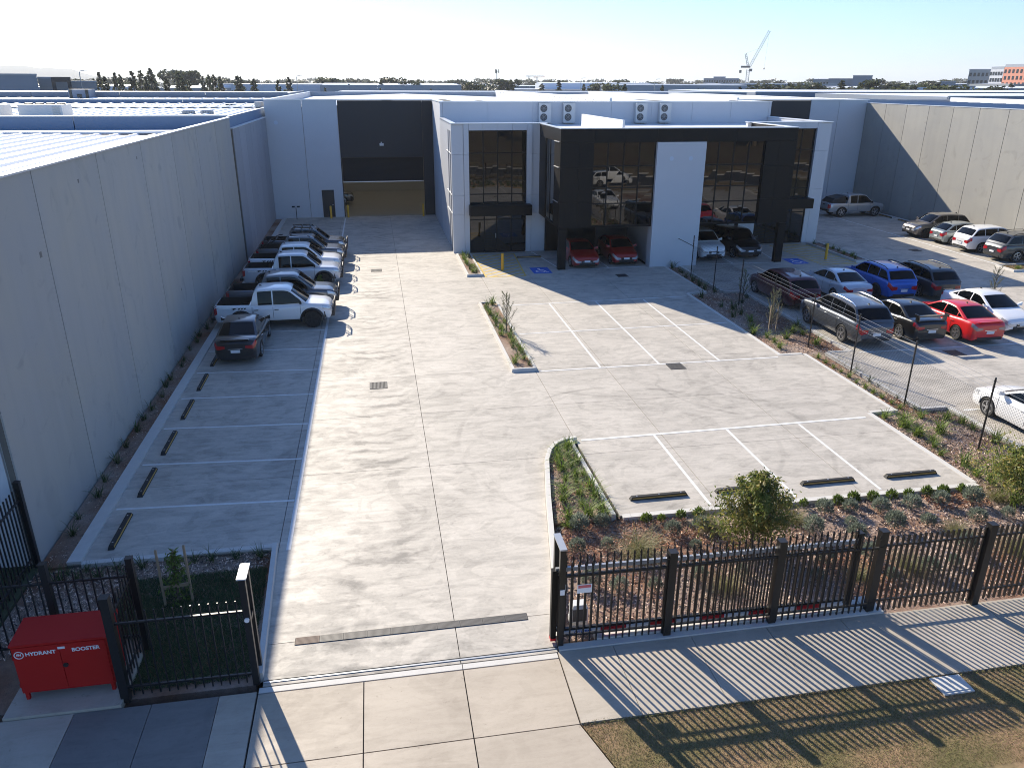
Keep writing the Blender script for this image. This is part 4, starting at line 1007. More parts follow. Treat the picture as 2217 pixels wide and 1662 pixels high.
        if lights:
            q = MB(); q.grid(patch('h', (.0, .03, .10, .25, .42), .05, .21, None))
            zt = lerp_prof(deck, X(0))
            q.quad((X(0)+.008, s*hw*.70, zt-.05), (X(0)+.008, s*hw*.42, zt-.09), (X(0)+.008, s*hw*.42, zt-.18), (X(0)+.008, s*hw*.70, zt-.21))
            q.obj('headlight', M['head'], root, smooth=50)
            q = MB(); lo_, hi_ = ((.04, .20) if T['rearl'] == 'sedan' else (.02, .40) if typ == 'ute' else (.05, .27))
            q.grid(patch('t', (L-.24 if typ != 'ute' else L-.16, L-.12, L-.03, L), lo_, hi_, None))
            zt = lerp_prof(deck, X(L)); inn = .44 if typ != 'ute' else .64
            q.quad((X(L)-.008, s*hw*.76, zt-lo_), (X(L)-.008, s*hw*inn, zt-lo_-.02), (X(L)-.008, s*hw*inn, zt-hi_*.8), (X(L)-.008, s*hw*.76, zt-hi_))
            q.obj('tail_light', M[tailm], root, smooth=50)
    # nose and tail fittings
    zf = lerp_prof(deck, X(0)); zr = lerp_prof(deck, X(L))
    q = MB(); q.box(X(0)-.01, X(0)+.012, -hw*.38, hw*.38, zf-.22, zf-.07); q.obj('grille', M['trim'], root)
    q = MB(); q.box(X(0)-.01, X(0)+.014, -hw*.55, hw*.55, zb+.10, zb+.22); q.obj('air_intake', M['trim'], root)
    if T['rearl'] != 'ute':
        q = MB(); q.box(X(L)-.016, X(L)+.02, -hw*.66, hw*.66, zb+.04, zb+.17); q.obj('rear_valance', M['trim'], root)
    if plates:
        q = MB(); q.box(X(0)+.013, X(0)+.022, -.18, .18, zb+.24, zb+.35); q.obj('number_plate', M['plate'], root)
        q = MB(); zp = zr-.34 if T['rearl'] != 'ute' else zb+.05
        q.box(X(L)-.03, X(L)-.004, -.18, .18, zp, zp+.115); q.obj('number_plate', M['plate'], root)
    # wheels: tyre > rim
    def wheel_mesh():
        t = MB(); wd = .105
        t.lathe([(Rw*.68, -wd*.8), (Rw*.93, -wd), (Rw, -wd*.75), (Rw, wd*.75), (Rw*.93, wd), (Rw*.68, wd*.8)], axis='y', n=22)
        r = MB(); r.lathe([(Rw*.70, -.02), (Rw*.70, wd*.86), (Rw*.64, wd*.9), (Rw*.62, wd*.55)], axis='y', n=22)
        for k in range(5):
            for da in (-.13, .13):
                a = 2*PI*k/5+da; c_, s__ = math.cos(a), math.sin(a); e = (-s__, c_)
                w0, w1 = Rw*.055, Rw*.04
                pts = []
                for yy in (wd*.62, wd*.9):
                    for rr_, ww in ((Rw*.10, w0), (Rw*.66, w1)):
                        pts.append([(c_*rr_+e[0]*ww, yy, s__*rr_+e[1]*ww), (c_*rr_-e[0]*ww, yy, s__*rr_-e[1]*ww)])
                r.hexa([pts[0][0], pts[0][1], pts[1][1], pts[1][0], pts[2][0], pts[2][1], pts[3][1], pts[3][0]])
        r.lathe([(Rw*.17, wd*.5), (Rw*.17, wd*.93), (Rw*.08, wd*.97)], axis='y', n=10)
        return t.mesh('wheel', M['tyre'], smooth=40), r.mesh('rim', [M[rim]])
    wm, rm_ = wheel_mesh()
    for xa in (xf, xr):
        for s in (-1, 1):
            wo_ = link('wheel', wm, root, (xa, s*(hw-.115), Rw)); 
            if s < 0: wo_.rotation_euler = (0, 0, PI)
            link('rim', rm_, wo_)
    if rails:
        for s in (-1, 1):
            q = MB(); ys = s*(wroof-.07); pts = []
            for k in range(9):
                x = (xB-.15)+(xC+.1-xB+.15)*k/8; pts.append((x, ys, lerp_prof(top, x)+(.075 if 0 < k < 8 else .01)))
            q.tube(pts, .022, 6); q.obj('roof_rail', M[rails], root, smooth=60)
    if typ != 'ute' or True:
        q = MB(); xa_ = xC+.25; za_ = lerp_prof(top, xa_)+.02
        q.hexa([(xa_-.07, -.02, za_), (xa_+.07, -.02, za_), (xa_+.07, .02, za_), (xa_-.07, .02, za_), (xa_-.07, -.008, za_+.07), (xa_-.03, -.008, za_+.07), (xa_-.03, .008, za_+.07), (xa_-.07, .008, za_+.07)])
        q.obj('antenna', M['trim'], root)
    if tub:
        q = MB(); xt0, xt1 = X(tub[1]), X(tub[0])-.01; wy = hw*.985*.795; 
        q.box(xt0+.01, xt1-.01, -wy, wy, .705, .725); q.box(xt0+.005, xt0+.02, -wy, wy, .725, 1.17); q.box(xt1-.02, xt1-.005, -wy, wy, .725, 1.17)
        for s in (-1, 1): q.box(xt0+.02, xt1-.02, min(s*wy, s*(wy-.015)), max(s*wy, s*(wy-.015)), .725, 1.175)
        q.obj('tub_liner', M['rubber'], root)
        q = MB(); q.box(X(L)-.16, X(L)+.03, -hw*.86, hw*.86, .50, .64); q.obj('rear_bumper', M['trim'], root)
        q = MB(); q.box(X(L)-.010, X(L)+.002, -.14, .14, .98, 1.04); q.obj('tailgate_handle', M['trim'], root)
    if bar:
        q = MB(); hwb = hw*.93
        q.hexa([(X(.35), -hwb*1.03, .46), (X(-.10), -hwb*.72, .46), (X(-.10), hwb*.72, .46), (X(.35), hwb*1.03, .46), (X(.35), -hwb*1.03, .74), (X(-.12), -hwb*.72, .70), (X(-.12), hwb*.72, .70), (X(.35), hwb*1.03, .74)])
        q.obj('bumper', M['trim'], root, recalc=True)
        q = MB(); q.tube([(X(-.08), -.62, .68), (X(-.12), -.58, 1.02), (X(-.12), -.40, 1.12), (X(-.12), .40, 1.12), (X(-.12), .58, 1.02), (X(-.08), .62, .68)], .032, 7)
        for y in (-.3, .3): q.tube([(X(-.09), y, .68), (X(-.12), y, 1.12)], .026, 6)
        q.tube([(X(-.02), -.88, .98), (X(-.12), -.58, 1.0)], .024, 6); q.tube([(X(-.02), .88, .98), (X(-.12), .58, 1.0)], .024, 6)
        q.obj('bull_bar', M['trim'], root, smooth=60)
    if decal:
        for s in (-1, 1):
            q = MB(); x0, x1 = X(L-.14), X(L-1.05); za, zb_ = 1.07, .93
            w0 = lerp_prof(wprof, x0)*.985+.006; w1 = lerp_prof(wprof, x1)*.985+.007
            q.quad((x0, s*w0, zb_-.02), (x0+.06, s*w0, za), (x1, s*w1, za), (x1-.16, s*w1, zb_+.05))
            for k in range(3):
                xx = x1+.05+k*.13; q.quad((xx-.02, s*(w1+.001), zb_+.06), (xx+.02, s*(w1+.001), za-.005), (xx+.10, s*(w1+.001), za-.005), (xx+.06, s*(w1+.001), zb_+.07))
            dobj = q.obj('decal', M['trim'], root)
            tm = text_mesh(decal, .10, .001, .002); tm.materials.clear(); tm.materials.append(M['signwhite'])
            t_ = link('lettering', tm, dobj, (x0+.42, s*(w1+.012), 1.015)); t_.rotation_euler = (PI/2, 0, 0 if s < 0 else PI)
    if canopy == 'bars':
        q = MB(); zc = 1.21
        for s in (-1, 1): q.tube([(X(5.0), s*hw*.86, zc), (X(4.0), s*hw*.80, zc+.52), (X(3.75), s*hw*.80, zc+.55)], .035, 6)
        q.tube([(X(4.0), -hw*.80, zc+.52), (X(4.0), hw*.80, zc+.52)], .035, 6); q.tube([(X(4.5), -hw*.83, zc+.27), (X(4.5), hw*.83, zc+.27)], .03, 6)
        q.obj('sports_bar', M['trim'], root, smooth=60)
    if canopy == 'cover':
        q = MB()
        q.hexa([(X(5.05), -hw*.86, 1.2), (X(3.74), -hw*.86, 1.2), (X(3.74), hw*.86, 1.2), (X(5.05), hw*.86, 1.2), (X(4.75), -hw*.74, 1.55), (X(3.74), -hw*.76, 1.74), (X(3.74), hw*.76, 1.74), (X(4.75), hw*.74, 1.55)])
        q.obj('sports_bar', M['trim'], root)
    if canopy == 'rack':
        q = MB()
        for d in (2.2, 2.7, 3.2): q.box(X(d)-.03, X(d)+.03, -wroof+.05, wroof-.05, H+.07, H+.10)
        for s in (-1, 1): q.box(X(3.35), X(2.05), s*(wroof-.06)-.02, s*(wroof-.06)+.02, H+.03, H+.07)
        q.obj('roof_rack', M['trim'], root)
    if spoiler:
        q = MB(); zs = lerp_prof(deck, X(L-.3)); xs_ = X(L-.22)
        for s in (-1, 1): q.box(xs_-.13, xs_+.10, s*.66-.02, s*.66+.02, zs, zs+.24)
        q.obj('spoiler_stand', PM, root)
        q = MB(); q.hexa([(xs_-.17, -.72, zs+.22), (xs_+.10, -.72, zs+.20), (xs_+.10, .72, zs+.20), (xs_-.17, .72, zs+.22), (xs_-.17, -.72, zs+.255), (xs_+.10, -.72, zs+.225), (xs_+.10, .72, zs+.225), (xs_-.17, .72, zs+.255)])
        for s in (-1, 1): q.box(xs_-.18, xs_+.12, s*.73-.012, s*.73+.012, zs+.16, zs+.30)
        q.obj('spoiler', PM, root)
    if lip:
        q = MB(); zs = lerp_prof(deck, X(L-.2)) if typ == 'sedan' else H*T['rz']-.02
        xs_ = X(L-.16) if typ == 'sedan' else xC-.06
        q.hexa([(xs_-.12, -hw*.6, zs), (xs_+.12, -hw*.64, zs), (xs_+.12, hw*.64, zs), (xs_-.12, hw*.6, zs), (xs_-.14, -hw*.6, zs+.05), (xs_+.05, -hw*.6, zs+.02), (xs_+.05, hw*.6, zs+.02), (xs_-.14, hw*.6, zs+.05)]); q.obj('spoiler', PM, root)
    q = MB()      # badge line / chrome strip above the rear plate
    if typ != 'ute': q.box(X(L)-.014, X(L)+.004, -.28, .28, zr-.20, zr-.175); q.obj('garnish', M['chrome'], root)
    if typ in ('sedan', 'bigsuv', 'suv', 'wagon'):
        q = MB()
        for zz in (.0, .06): q.box(X(0)+.012, X(0)+.018, -hw*.34, hw*.34, zf-.20+zz*1.5, zf-.185+zz*1.5)
        q.obj('grille_bar', M['chrome'], root)
    return root

UP, RT, DN, LF = PI/2, 0.0, -PI/2, PI
UT = {'L': 5.25}
car('parked_ute', 'white dual cab ute with dark side decal and bull bar, nearest of the row', 'ute', 'ute', 'white', (-4.95, 36.35), RT, rim='rimdark', decal='WARRIOR', bar=True, arch=True, tailm='tail')
car('parked_ute', 'gunmetal dual cab ute between the nearest white ute and a silver white one', 'ute', 'ute', 'gun', (-4.85, 39.05), RT, bar=True, rim='rim')
car('parked_ute', 'silver white ute with dark side decal behind the gunmetal ute', 'ute', 'ute', 'pearl', (-4.8, 43.95), RT, rim='rimdark', decal='WARRIOR', bar=True, arch=True)
car('parked_ute', 'white ute with decal, third vehicle from the far end of the row', 'ute', 'ute', 'white', (-4.85, 46.45), RT, rim='rimdark', decal='WARRIOR', bar=True, arch=True)
car('parked_ute', 'dark grey ute with sports bar, second from the far end of the row', 'ute', 'ute', 'gun', (-4.75, 49.2), RT, rails='trim', bar=True, canopy='bars')
car('parked_ute', 'black ute with roof rack at the far end of the row', 'ute', 'ute', 'navy', (-4.75, 51.9), RT, rails='trim', bar=True, canopy='rack')
car('parked_car', 'black sedan parked tail towards the camera in front of the white ute', 'car', 'sedan', 'black', (-5.92, 33.0), UP, lip=True)
car('parked_car', 'dark red sedan facing out under the left office, beside the column', 'car', 'sedan', 'dred', (12.55, 47.35), DN, tweak=dict(H=1.38))
car('parked_car', 'small red hatchback facing out under the left office beside the white blade wall', 'car', 'hatch', 'dred', (15.2, 47.55), DN)
car('parked_car', 'white suv facing out under the right office beside the white blade wall', 'car', 'suv', 'white', (21.15, 48.2), DN)
car('parked_car', 'black suv with chrome grille facing out under the right office', 'car', 'suv', 'black', (23.75, 48.35), DN)
car('parked_ute', 'silver ute with black sports cover parked against the right concrete wall', 'ute', 'ute', 'silver', (40.75, 61.8), RT, canopy='cover')
car('parked_car', 'bronze grey suv reversed in against the right concrete wall', 'car', 'suv', 'bronze', (41.5, 51.9), LF, rim='rimdark')
car('parked_car', 'pale grey green hatchback between the bronze suv and a white suv', 'car', 'hatch', 'teal', (41.6, 49.3), RT)
car('parked_car', 'white suv with smoked rear glass parked between hatchback and dark wagon', 'car', 'suv', 'white', (41.55, 46.5), RT)
car('parked_car', 'dark grey suv with roof rails nearest on the right concrete wall', 'car', 'bigsuv', 'char', (41.75, 43.55), RT, rails='trim')
car('parked_car', 'maroon wagon at the left end of the back row of the right lot', 'car', 'wagon', 'maroon', (21.05, 36.8), UP)
car('parked_car', 'silver sedan in the back row between maroon wagon and blue suv', 'car', 'sedan', 'pearl', (24.35, 37.3), UP)
car('parked_car', 'bright blue suv with black roof rails in the back row', 'car', 'suv', 'blue', (26.95, 37.4), UP, rails='trim', rim='rimdark', arch=True)
car('parked_car', 'charcoal wagon with roof rails right of the blue suv', 'car', 'wagon', 'char', (29.4, 37.35), UP, rails='trim')
car('parked_car', 'gunmetal suv with bright roof rails behind the chain link fence', 'car', 'bigsuv', 'gun', (20.95, 30.95), UP, rails='chrome', tailm='tail')
car('parked_car', 'black sedan with tall boot wing beside the gunmetal suv', 'car', 'sedan', 'black', (23.72, 30.9), UP, spoiler=True)
car('parked_car', 'bright red sedan parked tail out beside the black winged sedan', 'car', 'sedan', 'red', (26.15, 30.35), UP, tailm='clearlens', lip=True)
car('parked_car', 'silver white sedan facing the camera right of the red sedan', 'car', 'sedan', 'white', (28.75, 31.4), DN)
car('parked_car', 'white coupe seen through the chain link fence at the right edge', 'car', 'sedan', 'white', (21.25, 19.85), UP, tweak=dict(H=1.42))
car('parked_car', 'dark four wheel drive inside the open warehouse door', 'car', 'bigsuv', 'black', (-4.55, 75.2), RT, rails='trim')
# cars along the street and seen mirrored in the office glass
car('parked_car', 'white van like wagon parked on the near street side, mirrored in the office glass', 'car', 'bigsuv', 'white', (9.2, 4.3), RT, group='cars parked in the street')
car('parked_car', 'dark sedan parked on the far street side, mirrored in the office glass', 'car', 'sedan', 'char', (2.5, -2.8), LF, group='cars parked in the street')
car('parked_car', 'white suv parked on the near street side, mirrored in the right office glass', 'car', 'suv', 'white', (26.5, 4.3), RT, group='cars parked in the street')
# ---------------------------------------------------------------- steel fences and gates
def picket_mesh(h, spear=True, w=.0125, z0=.06, m='darkfence'):
    b = MB(); b.box(-w, w, -w, w, z0, h)
    if spear:
        b.lathe([(.012, h), (.026, h+.035), (.020, h+.075), (.004, h+.135)], n=6)
    return b.mesh('picket', M[m])
def rail(root, p, q, z, hh=.04, th=.02, m='darkfence', name='rail'):
    p = Vector((*p, 0)); q = Vector((*q, 0)); d = (q-p).normalized(); n = Vector((-d.y, d.x, 0))*th
    b = MB(); b.hexa([(p-n).xy[:]+(z,), (q-n).xy[:]+(z,), (q+n).xy[:]+(z,), (p+n).xy[:]+(z,), (p-n).xy[:]+(z+hh,), (q-n).xy[:]+(z+hh,), (q+n).xy[:]+(z+hh,), (p+n).xy[:]+(z+hh,)])
    return b.obj(name, M[m], root)
def post_mesh(h, w=.078, cap=True, m='darkfence'):
    b = MB(); b.box(-w, w, -w, w, -.05, h)
    if cap: b.box(-w-.008, w+.008, -w-.008, w+.008, h, h+.02)
    return b.mesh('post', M[m])
def pickets(root, me, p, q, step, skip=()):
    p = Vector((*p, 0)); q = Vector((*q, 0)); n = int((q-p).length/step)
    for i in range(n):
        c = p+(q-p)*((i+.5)/n)
        if any(abs(c.x-s) < .075 for s in skip): continue
        link('picket', me, root, (c.x, c.y, 0))
# fixed fence right of the gate opening
ff = thing('front_fence', 'black spear topped steel fence along the footpath', 'fence', (3.17, 12.28, 0))
posts = [5.42, 7.76, 10.05, 12.5, 14.95, 17.4, 19.85, 22.3]
pm = post_mesh(2.02)
for x in posts: link('post', pm, ff, (x-3.17, -.02 if x < 11 else -.16, 0))
pk = picket_mesh(1.86, True, .0145)
pickets(ff, pk, (.12, 0), (6.85, -.1), .138, [x-3.17 for x in posts])
pk2 = picket_mesh(1.94, False, .019)
pickets(ff, pk2, (6.85, -.1), (20.0, -.2), .128, [x-3.17 for x in posts])
rail(ff, (.05, .02), (6.9, -.09), 1.64); rail(ff, (.05, .02), (6.9, -.09), .22)
rail(ff, (6.9, -.09), (20.0, -.19), 1.68); rail(ff, (6.9, -.09), (20.0, -.19), .30)
# sliding gate, parked open behind it
sg = thing('sliding_gate', 'long black sliding gate parked open behind the front fence', 'gate', (3.05, 12.44, 0))
gk = picket_mesh(1.92, True, .0145, .3)
pickets(sg, gk, (.17, 0), (6.57, -.06), .138)
rail(sg, (.02, 0), (6.6, -.06), 1.70, .085, .028, 'galv', 'top_track'); rail(sg, (.02, 0), (6.6, -.06), 1.57, .04, .02)
rail(sg, (.02, 0), (6.6, -.06), .26, .05, .03)
b = MB(); b.box(-.06, .05, -.06, .06, .12, 1.75); b.obj('nose_post', M['clad'], sg)
b = MB(); b.box(-.062, .052, -.066, .066, .06, .118); b.obj('reflector', M['redmark'], sg)
b = MB(); b.box(6.5, 6.62, -.11, .03, .12, 1.95); b.obj('tail_post', M['darkfence'], sg)
sec = [(.12, 1.0, 'signwhite'), (1.0, 1.55, 'redmark'), (1.55, 2.05, 'signwhite'), (2.05, 2.6, 'redmark'), (2.6, 3.15, 'signwhite'), (3.15, 3.7, 'redmark'), (3.7, 4.25, 'signwhite'), (4.25, 4.8, 'redmark'), (4.8, 5.35, 'signwhite'), (5.35, 5.9, 'redmark'), (5.9, 6.4, 'signwhite')]
for a, c, m in sec:
    b = MB(); ya = -.06*a/6.6; b.box(a, c, ya-.035, ya+.03, .12, .245); o = b.obj('bottom_rail', M[m], sg)
    if a == .12:
        tm = text_mesh('OSHEN', .115, .001, .003); tm.materials.clear(); tm.materials.append(M['bpaint'])
        q = link('lettering', tm, o, (.62, -.041, .182)); q.rotation_euler = (PI/2, 0, 0)
# gate guide portal at the opening
gp = thing('gate_guide_post', 'black twin post gate guide frame at the right of the driveway', 'post', (3.17, 12.46, 0))
b = MB(); b.box(-.06, .06, -.22, -.12, 0, 2.3); b.obj('post', M['darkfence'], gp)
b = MB(); b.box(-.06, .06, .26, .36, 0, 2.3); b.obj('post', M['darkfence'], gp)
b = MB(); b.box(-.07, .07, -.23, .37, 2.3, 2.33); b.obj('top_plate', M['galv'], gp)
b = MB(); b.box(.061, .07, -.2, -.1, 1.35, 1.5); b.box(-.045, .045, -.232, -.221, 1.28, 1.40); b.obj('intercom', M['signwhite'], gp)
t = thing('warning_sign', 'small red and white warning sign on the front fence by the guide post', 'sign', (3.62, 12.255, 1.38))
b = MB(); b.box(-.15, .15, -.02, -.014, -.1, .1); b.obj('sheet', M['signwhite'], t)
b = MB(); b.box(-.13, .13, -.024, -.021, .02, .085); b.obj('red_band', mat('faded red print', (.60, .14, .15), .5), t)
t = thing('gate_motor', 'pale grey gate motor box on the ground behind the fence', 'motor', (3.72, 12.95, -.02))
b = MB(); b.box(-.18, .18, -.12, .18, 0, .12); b.obj('plinth', M['kerb'], t)
b = MB(); b.box(-.155, .155, -.11, .11, .12, .44); b.obj('housing', M['fan'], t)
b = MB(); b.hexa([(-.17, -.13, .44), (.17, -.13, .44), (.17, .13, .44), (-.17, .13, .44), (-.14, -.10, .52), (.14, -.10, .52), (.14, .10, .52), (-.14, .10, .52)]); b.box(-.175, -.155, -.11, .11, .12, .44); b.box(.155, .175, -.11, .11, .12, .44); b.obj('cover', M['hvac'], t)
# left side: receiver portal and fence panels
lp = thing('gate_receiver_post', 'black twin post gate receiver frame at the left of the driveway', 'post', (-2.78, 12.32, 0))
for y0, y1 in ((-.14, -.04), (.24, .34)):
    b = MB(); b.box(-.06, .06, y0, y1, 0, 2.38); b.obj('post', M['black'], lp)
b = MB(); b.box(-.085, .085, -.15, .35, 2.381, 2.41); b.obj('top_plate', M['flash'], lp)
b = MB(); b.lathe([(.045, -.175), (.045, -.142)], (0, 0, 1.52), axis='y', n=14); b.obj('lock_disc', M['signwhite'], lp)
b = MB(); b.box(-.05, .05, -.0395, .2395, 1.38, 1.46); b.obj('catch', M['black'], lp)
lf = thing('left_fence', 'black picket fence panel left of the driveway with sunlit rails', 'fence', (-5.15, 12.24, 0))
pkb = picket_mesh(1.92, False, .012, .06, 'black')
pickets(lf, pkb, (.1, 0), (2.28, -.02), .155)
rail(lf, (0, 0), (2.32, -.02), 1.66, .04, .02, 'black'); rail(lf, (0, 0), (2.32, -.02), .24, .04, .02, 'black')
link('post', post_mesh(2.25, .075, True, 'black'), lf, (.03, 0, 0))
link('post', post_mesh(2.1, .06, True, 'black'), lf, (.02, 1.45, 0))
pickets(lf, pkb, (-.02, .1), (-.02, 1.4), .14)
rail(lf, (-.02, 0), (-.02, 1.45), 1.66, .04, .02, 'black'); rail(lf, (-.02, 0), (-.02, 1.45), .24, .04, .02, 'black')
bf = thing('back_fence', 'black picket fence behind the red hydrant cabinet', 'fence', (-8.3, 13.72, 0))
pickets(bf, pkb, (.1, 0), (3.15, 0), .155)
rail(bf, (0, 0), (3.2, 0), 1.66, .04, .02, 'black'); rail(bf, (0, 0), (3.2, 0), .24, .04, .02, 'black')
for x in (.0, 1.6): link('post', post_mesh(2.1, .06, True, 'black'), bf, (x, .03, 0))
sf = thing('side_fence', 'tall black picket fence running from cabinet to neighbouring wall', 'fence', (-8.42, 12.3, 0))
pks = picket_mesh(2.1, False, .014, .06, 'black')
pickets(sf, pks, (0, .05), (-.03, 4.8), .15)
for z in (.24, 1.75): rail(sf, (0, 0), (-.03, 4.85), z, .04, .02, 'black')
for y in (0, 2.4, 4.8): link('post', post_mesh(2.2, .06, True, 'black'), sf, (0, y, 0))
nf = thing('neighbour_fence', 'dark picket fence in front of the neighbouring factory at the left edge', 'fence', (-14.5, 15.3, 0))
pickets(nf, pks, (0, 0), (5.9, 0), .15)
for z in (.24, 1.75): rail(nf, (0, 0), (5.9, 0), z, .04, .02, 'black')
for x in (0.0, 2.95, 5.9): link('post', post_mesh(2.2, .06, True, 'black'), nf, (x, 0, 0))
# hydrant booster cabinet ----------------------------------------------------------
hb = thing('hydrant_cabinet', 'red hydrant booster cabinet with white lettering on short legs', 'cabinet', (-6.13, 12.78, .05))
b = MB()
w_, d_, z0, z1 = .80, .36, .16, 1.2
b.box(-w_, w_, -d_+.02, d_, z0, z1); b.hexa([(-w_-.02, -d_-.0, z1), (w_+.02, -d_-.0, z1), (w_+.02, d_+.02, z1), (-w_-.02, d_+.02, z1), (-w_-.02, -d_-.0, z1+.04), (w_+.02, -d_-.0, z1+.04), (w_+.02, d_+.02, z1+.10), (-w_-.02, d_+.02, z1+.10)])
b.obj('case', M['redbox'], hb)
for s in (-1, 1):
    b = MB(); xa, xb = sorted((s*.006, s*(w_-.02))); b.box(xa, xb, -d_+.002, -d_+.019, z0+.02, z1-.02); dr = b.obj('door', M['redbox'], hb)
    tm = text_mesh('HYDRANT' if s < 0 else 'BOOSTER', .108, .001, .003); tm.materials.clear(); tm.materials.append(M['signwhite'])
    q = link('lettering', tm, dr, (-.32 if s < 0 else .44, -d_-.0005, 1.03)); q.rotation_euler = (PI/2, 0, 0)
    for z in (.36, .98):
        b = MB(); b.lathe([(.012, z-.04), (.012, z+.04)], (s*(w_-.012), -d_-.004, 0), n=8); b.obj('hinge', M['redbox'], dr)
    for y in (-.3, .3):
        b = MB(); b.box(s*.74-.03, s*.74+.03, y-.03, y+.03, 0, z0); b.obj('leg', M['redbox'], hb)
b = MB(); b.lathe([(.045, -d_-.02), (.045, -d_-.001)], (0.05, 0, .72), axis='y', n=14); b.obj('lock', M['black'], hb)
b = MB()
pts = [(-.68+.075*math.cos(a*PI/10), -d_-.001, 1.03+.075*math.sin(a*PI/10)) for a in range(21)]; b.tube(pts, .009, 4); em = b.obj('emblem', M['signwhite'], hb)
tm = text_mesh('FH', .065, .001, .003); tm.materials.clear(); tm.materials.append(M['signwhite']); q = link('lettering', tm, em, (-.68, -d_-.0015, 1.03)); q.rotation_euler = (PI/2, 0, 0)
b = MB(); b.box(-.02, .10, -d_-.006, -d_+.001, 1.08, 1.125); b.obj('label_plate', M['signwhite'], hb)

# ---------------------------------------------------------------- chain link fence between the lots
cl = thing('chain_link_fence', 'black chain link fence with barbed wire between the two lots', 'fence', (18.35, 17.2, 0))
py = [45.9, 42.7, 39.5, 36.2, 32.8, 29.3, 26.1, 22.7, 19.05]
def cpost():
    b = MB(); b.tube([(0, 0, -.1), (0, 0, 2.33)], .03, 7)
    for z in (1.86, 2.05, 2.25): b.tube([(-.045, 0, z), (.045, 0, z)], .012, 4)
    b.lathe([(.033, 2.33), (.02, 2.36)], n=7)
    return b.mesh('post', M['black'])
cpm = cpost()
for y in py: link('post', cpm, cl, (0.02*math.sin(y), y-17.2, 0))
link('post', cpm, cl, (0, 15.9-17.2, 0))
b = MB(); b.tube([(0, 42.7-17.2, 1.72), (0, 45.9-17.2, 1.72)], .022, 6); b.obj('rail', M['black'], cl)
ya, yb = 12.4-17.2, 42.7-17.2; hh = 1.72
for z in (1.92, 2.07, 2.24, 1.74, .06):
    b = MB(); b.tube([(0.025, ya, z), (0.025, yb, z)], .0055 if z > 1.8 else .005, 4); b.obj('wire', M['galv'], cl)
b = MB(); pitch = .11; n = int((yb-ya+hh)/pitch)
for k in range(n):
    y0 = ya-hh+k*pitch
    a0, a1 = max(y0, ya), min(y0+hh, yb)
    if a1-a0 < .02: continue
    b.tube([(0.004, a0, .04+a0-y0), (0.004, a1, .04+a1-y0)], .003, 3, cap=False)
    b.tube([(-.004, a0, .04+hh-(a0-y0)), (-.004, a1, .04+hh-(a1-y0))], .003, 3, cap=False)
o = b.obj('chain_mesh', M['black'], cl); o['kind'] = 'stuff'
# ---------------------------------------------------------------- planting
rng = random.Random(11)
def rot_vec(yaw, pitch):
    return Vector((math.cos(yaw)*math.cos(pitch), math.sin(yaw)*math.cos(pitch), math.sin(pitch)))
def tuft_mesh(name, m, n=46, L=.5, w=.016, spread=1.0, seed=1, up=1.15, droop=1.0):
    r = random.Random(seed); b = MB()
    for _ in range(n):
        yaw = r.uniform(0, 2*PI); p0 = min(1.5, r.gauss(up, .28)); ln = L*r.uniform(.6, 1.15)
        base = Vector((r.gauss(0, .045*spread), r.gauss(0, .045*spread), 0)); side = Vector((-math.sin(yaw), math.cos(yaw), 0))
        pts = [base]; pit = p0
        for k in range(4):
            pts.append(pts[-1]+rot_vec(yaw, pit)*ln/4); pit -= r.uniform(.2, .5)*droop
        ws = [w*.8, w, w*.9, w*.55, w*.08]
        for k in range(4):
            a, c = pts[k], pts[k+1]
            b.quad(tuple(a-side*ws[k]/2), tuple(a+side*ws[k]/2), tuple(c+side*ws[k+1]/2), tuple(c-side*ws[k+1]/2))
    return b.mesh(name, m)
def shrub_mesh(name, m, R=.26, H=.42, n=420, ls=.055, lw=.014, seed=1, up=.5):
    """rounded shrub of many narrow leaves on radiating shoots"""
    r = random.Random(seed); b = MB()
    for _ in range(n):
        yaw = r.uniform(0, 2*PI); el = math.asin(r.uniform(-.25, 1)); rad = r.uniform(.45, 1.0)**.6*(1+.12*math.sin(5*yaw+seed))
        d = rot_vec(yaw, el); c = Vector((d.x*R*rad, d.y*R*rad, H*.45+d.z*H*.55*rad))
        g = (d+Vector((r.gauss(0, .45), r.gauss(0, .45), up+r.gauss(0, .35)))).normalized()
        s = g.cross(Vector((r.gauss(0, 1), r.gauss(0, 1), r.gauss(0, 1)))).normalized()*lw
        e = c+g*ls*r.uniform(.7, 1.3)
        b.quad(tuple(c-s), tuple(c+s), tuple(e+s*.5), tuple(e-s*.5))
    b.tube([(0, 0, -.02), (0, 0, H*.5)], .015, 5)
    return b.mesh(name, m)
tf = [tuft_mesh('tuft', M['tuft'], 52, .52, .018, 1.1, s) for s in (1, 2, 3)]
td = [tuft_mesh('tuft', M['tuftd'], 34, .55, .018, 1.0, s, 1.2, .8) for s in (4, 5)]
fo = [tuft_mesh('tuft', M['fount'], 330, .95, .009, 3.2, s, 1.0, 1.15) for s in (6, 7)]
sgm = [shrub_mesh('shrub', M['sage'], .18, .35, 800, .045, .009, s) for s in (1, 2, 3)]
brm = [shrub_mesh('shrub', M['bright'], .10, .24, 260, .055, .011, s, .8) for s in (4, 5)]
def plant(name, me, x, y, z, lab, cat, grp, sc=1.0):
    o = link(name, rng.choice(me), None, (x, y, z), rng.uniform(0, 2*PI)); s = sc*rng.uniform(.72, 1.28); o.scale = (s, s, s*rng.uniform(.9, 1.1))
    return tag(o, lab, cat, grp)
SAGE_A = [(4.69,16.57),(5.32,16.66),(4.39,15.64),(5.17,15.68),(7.01,16.01),(7.82,16.12),(7.34,15.29)]
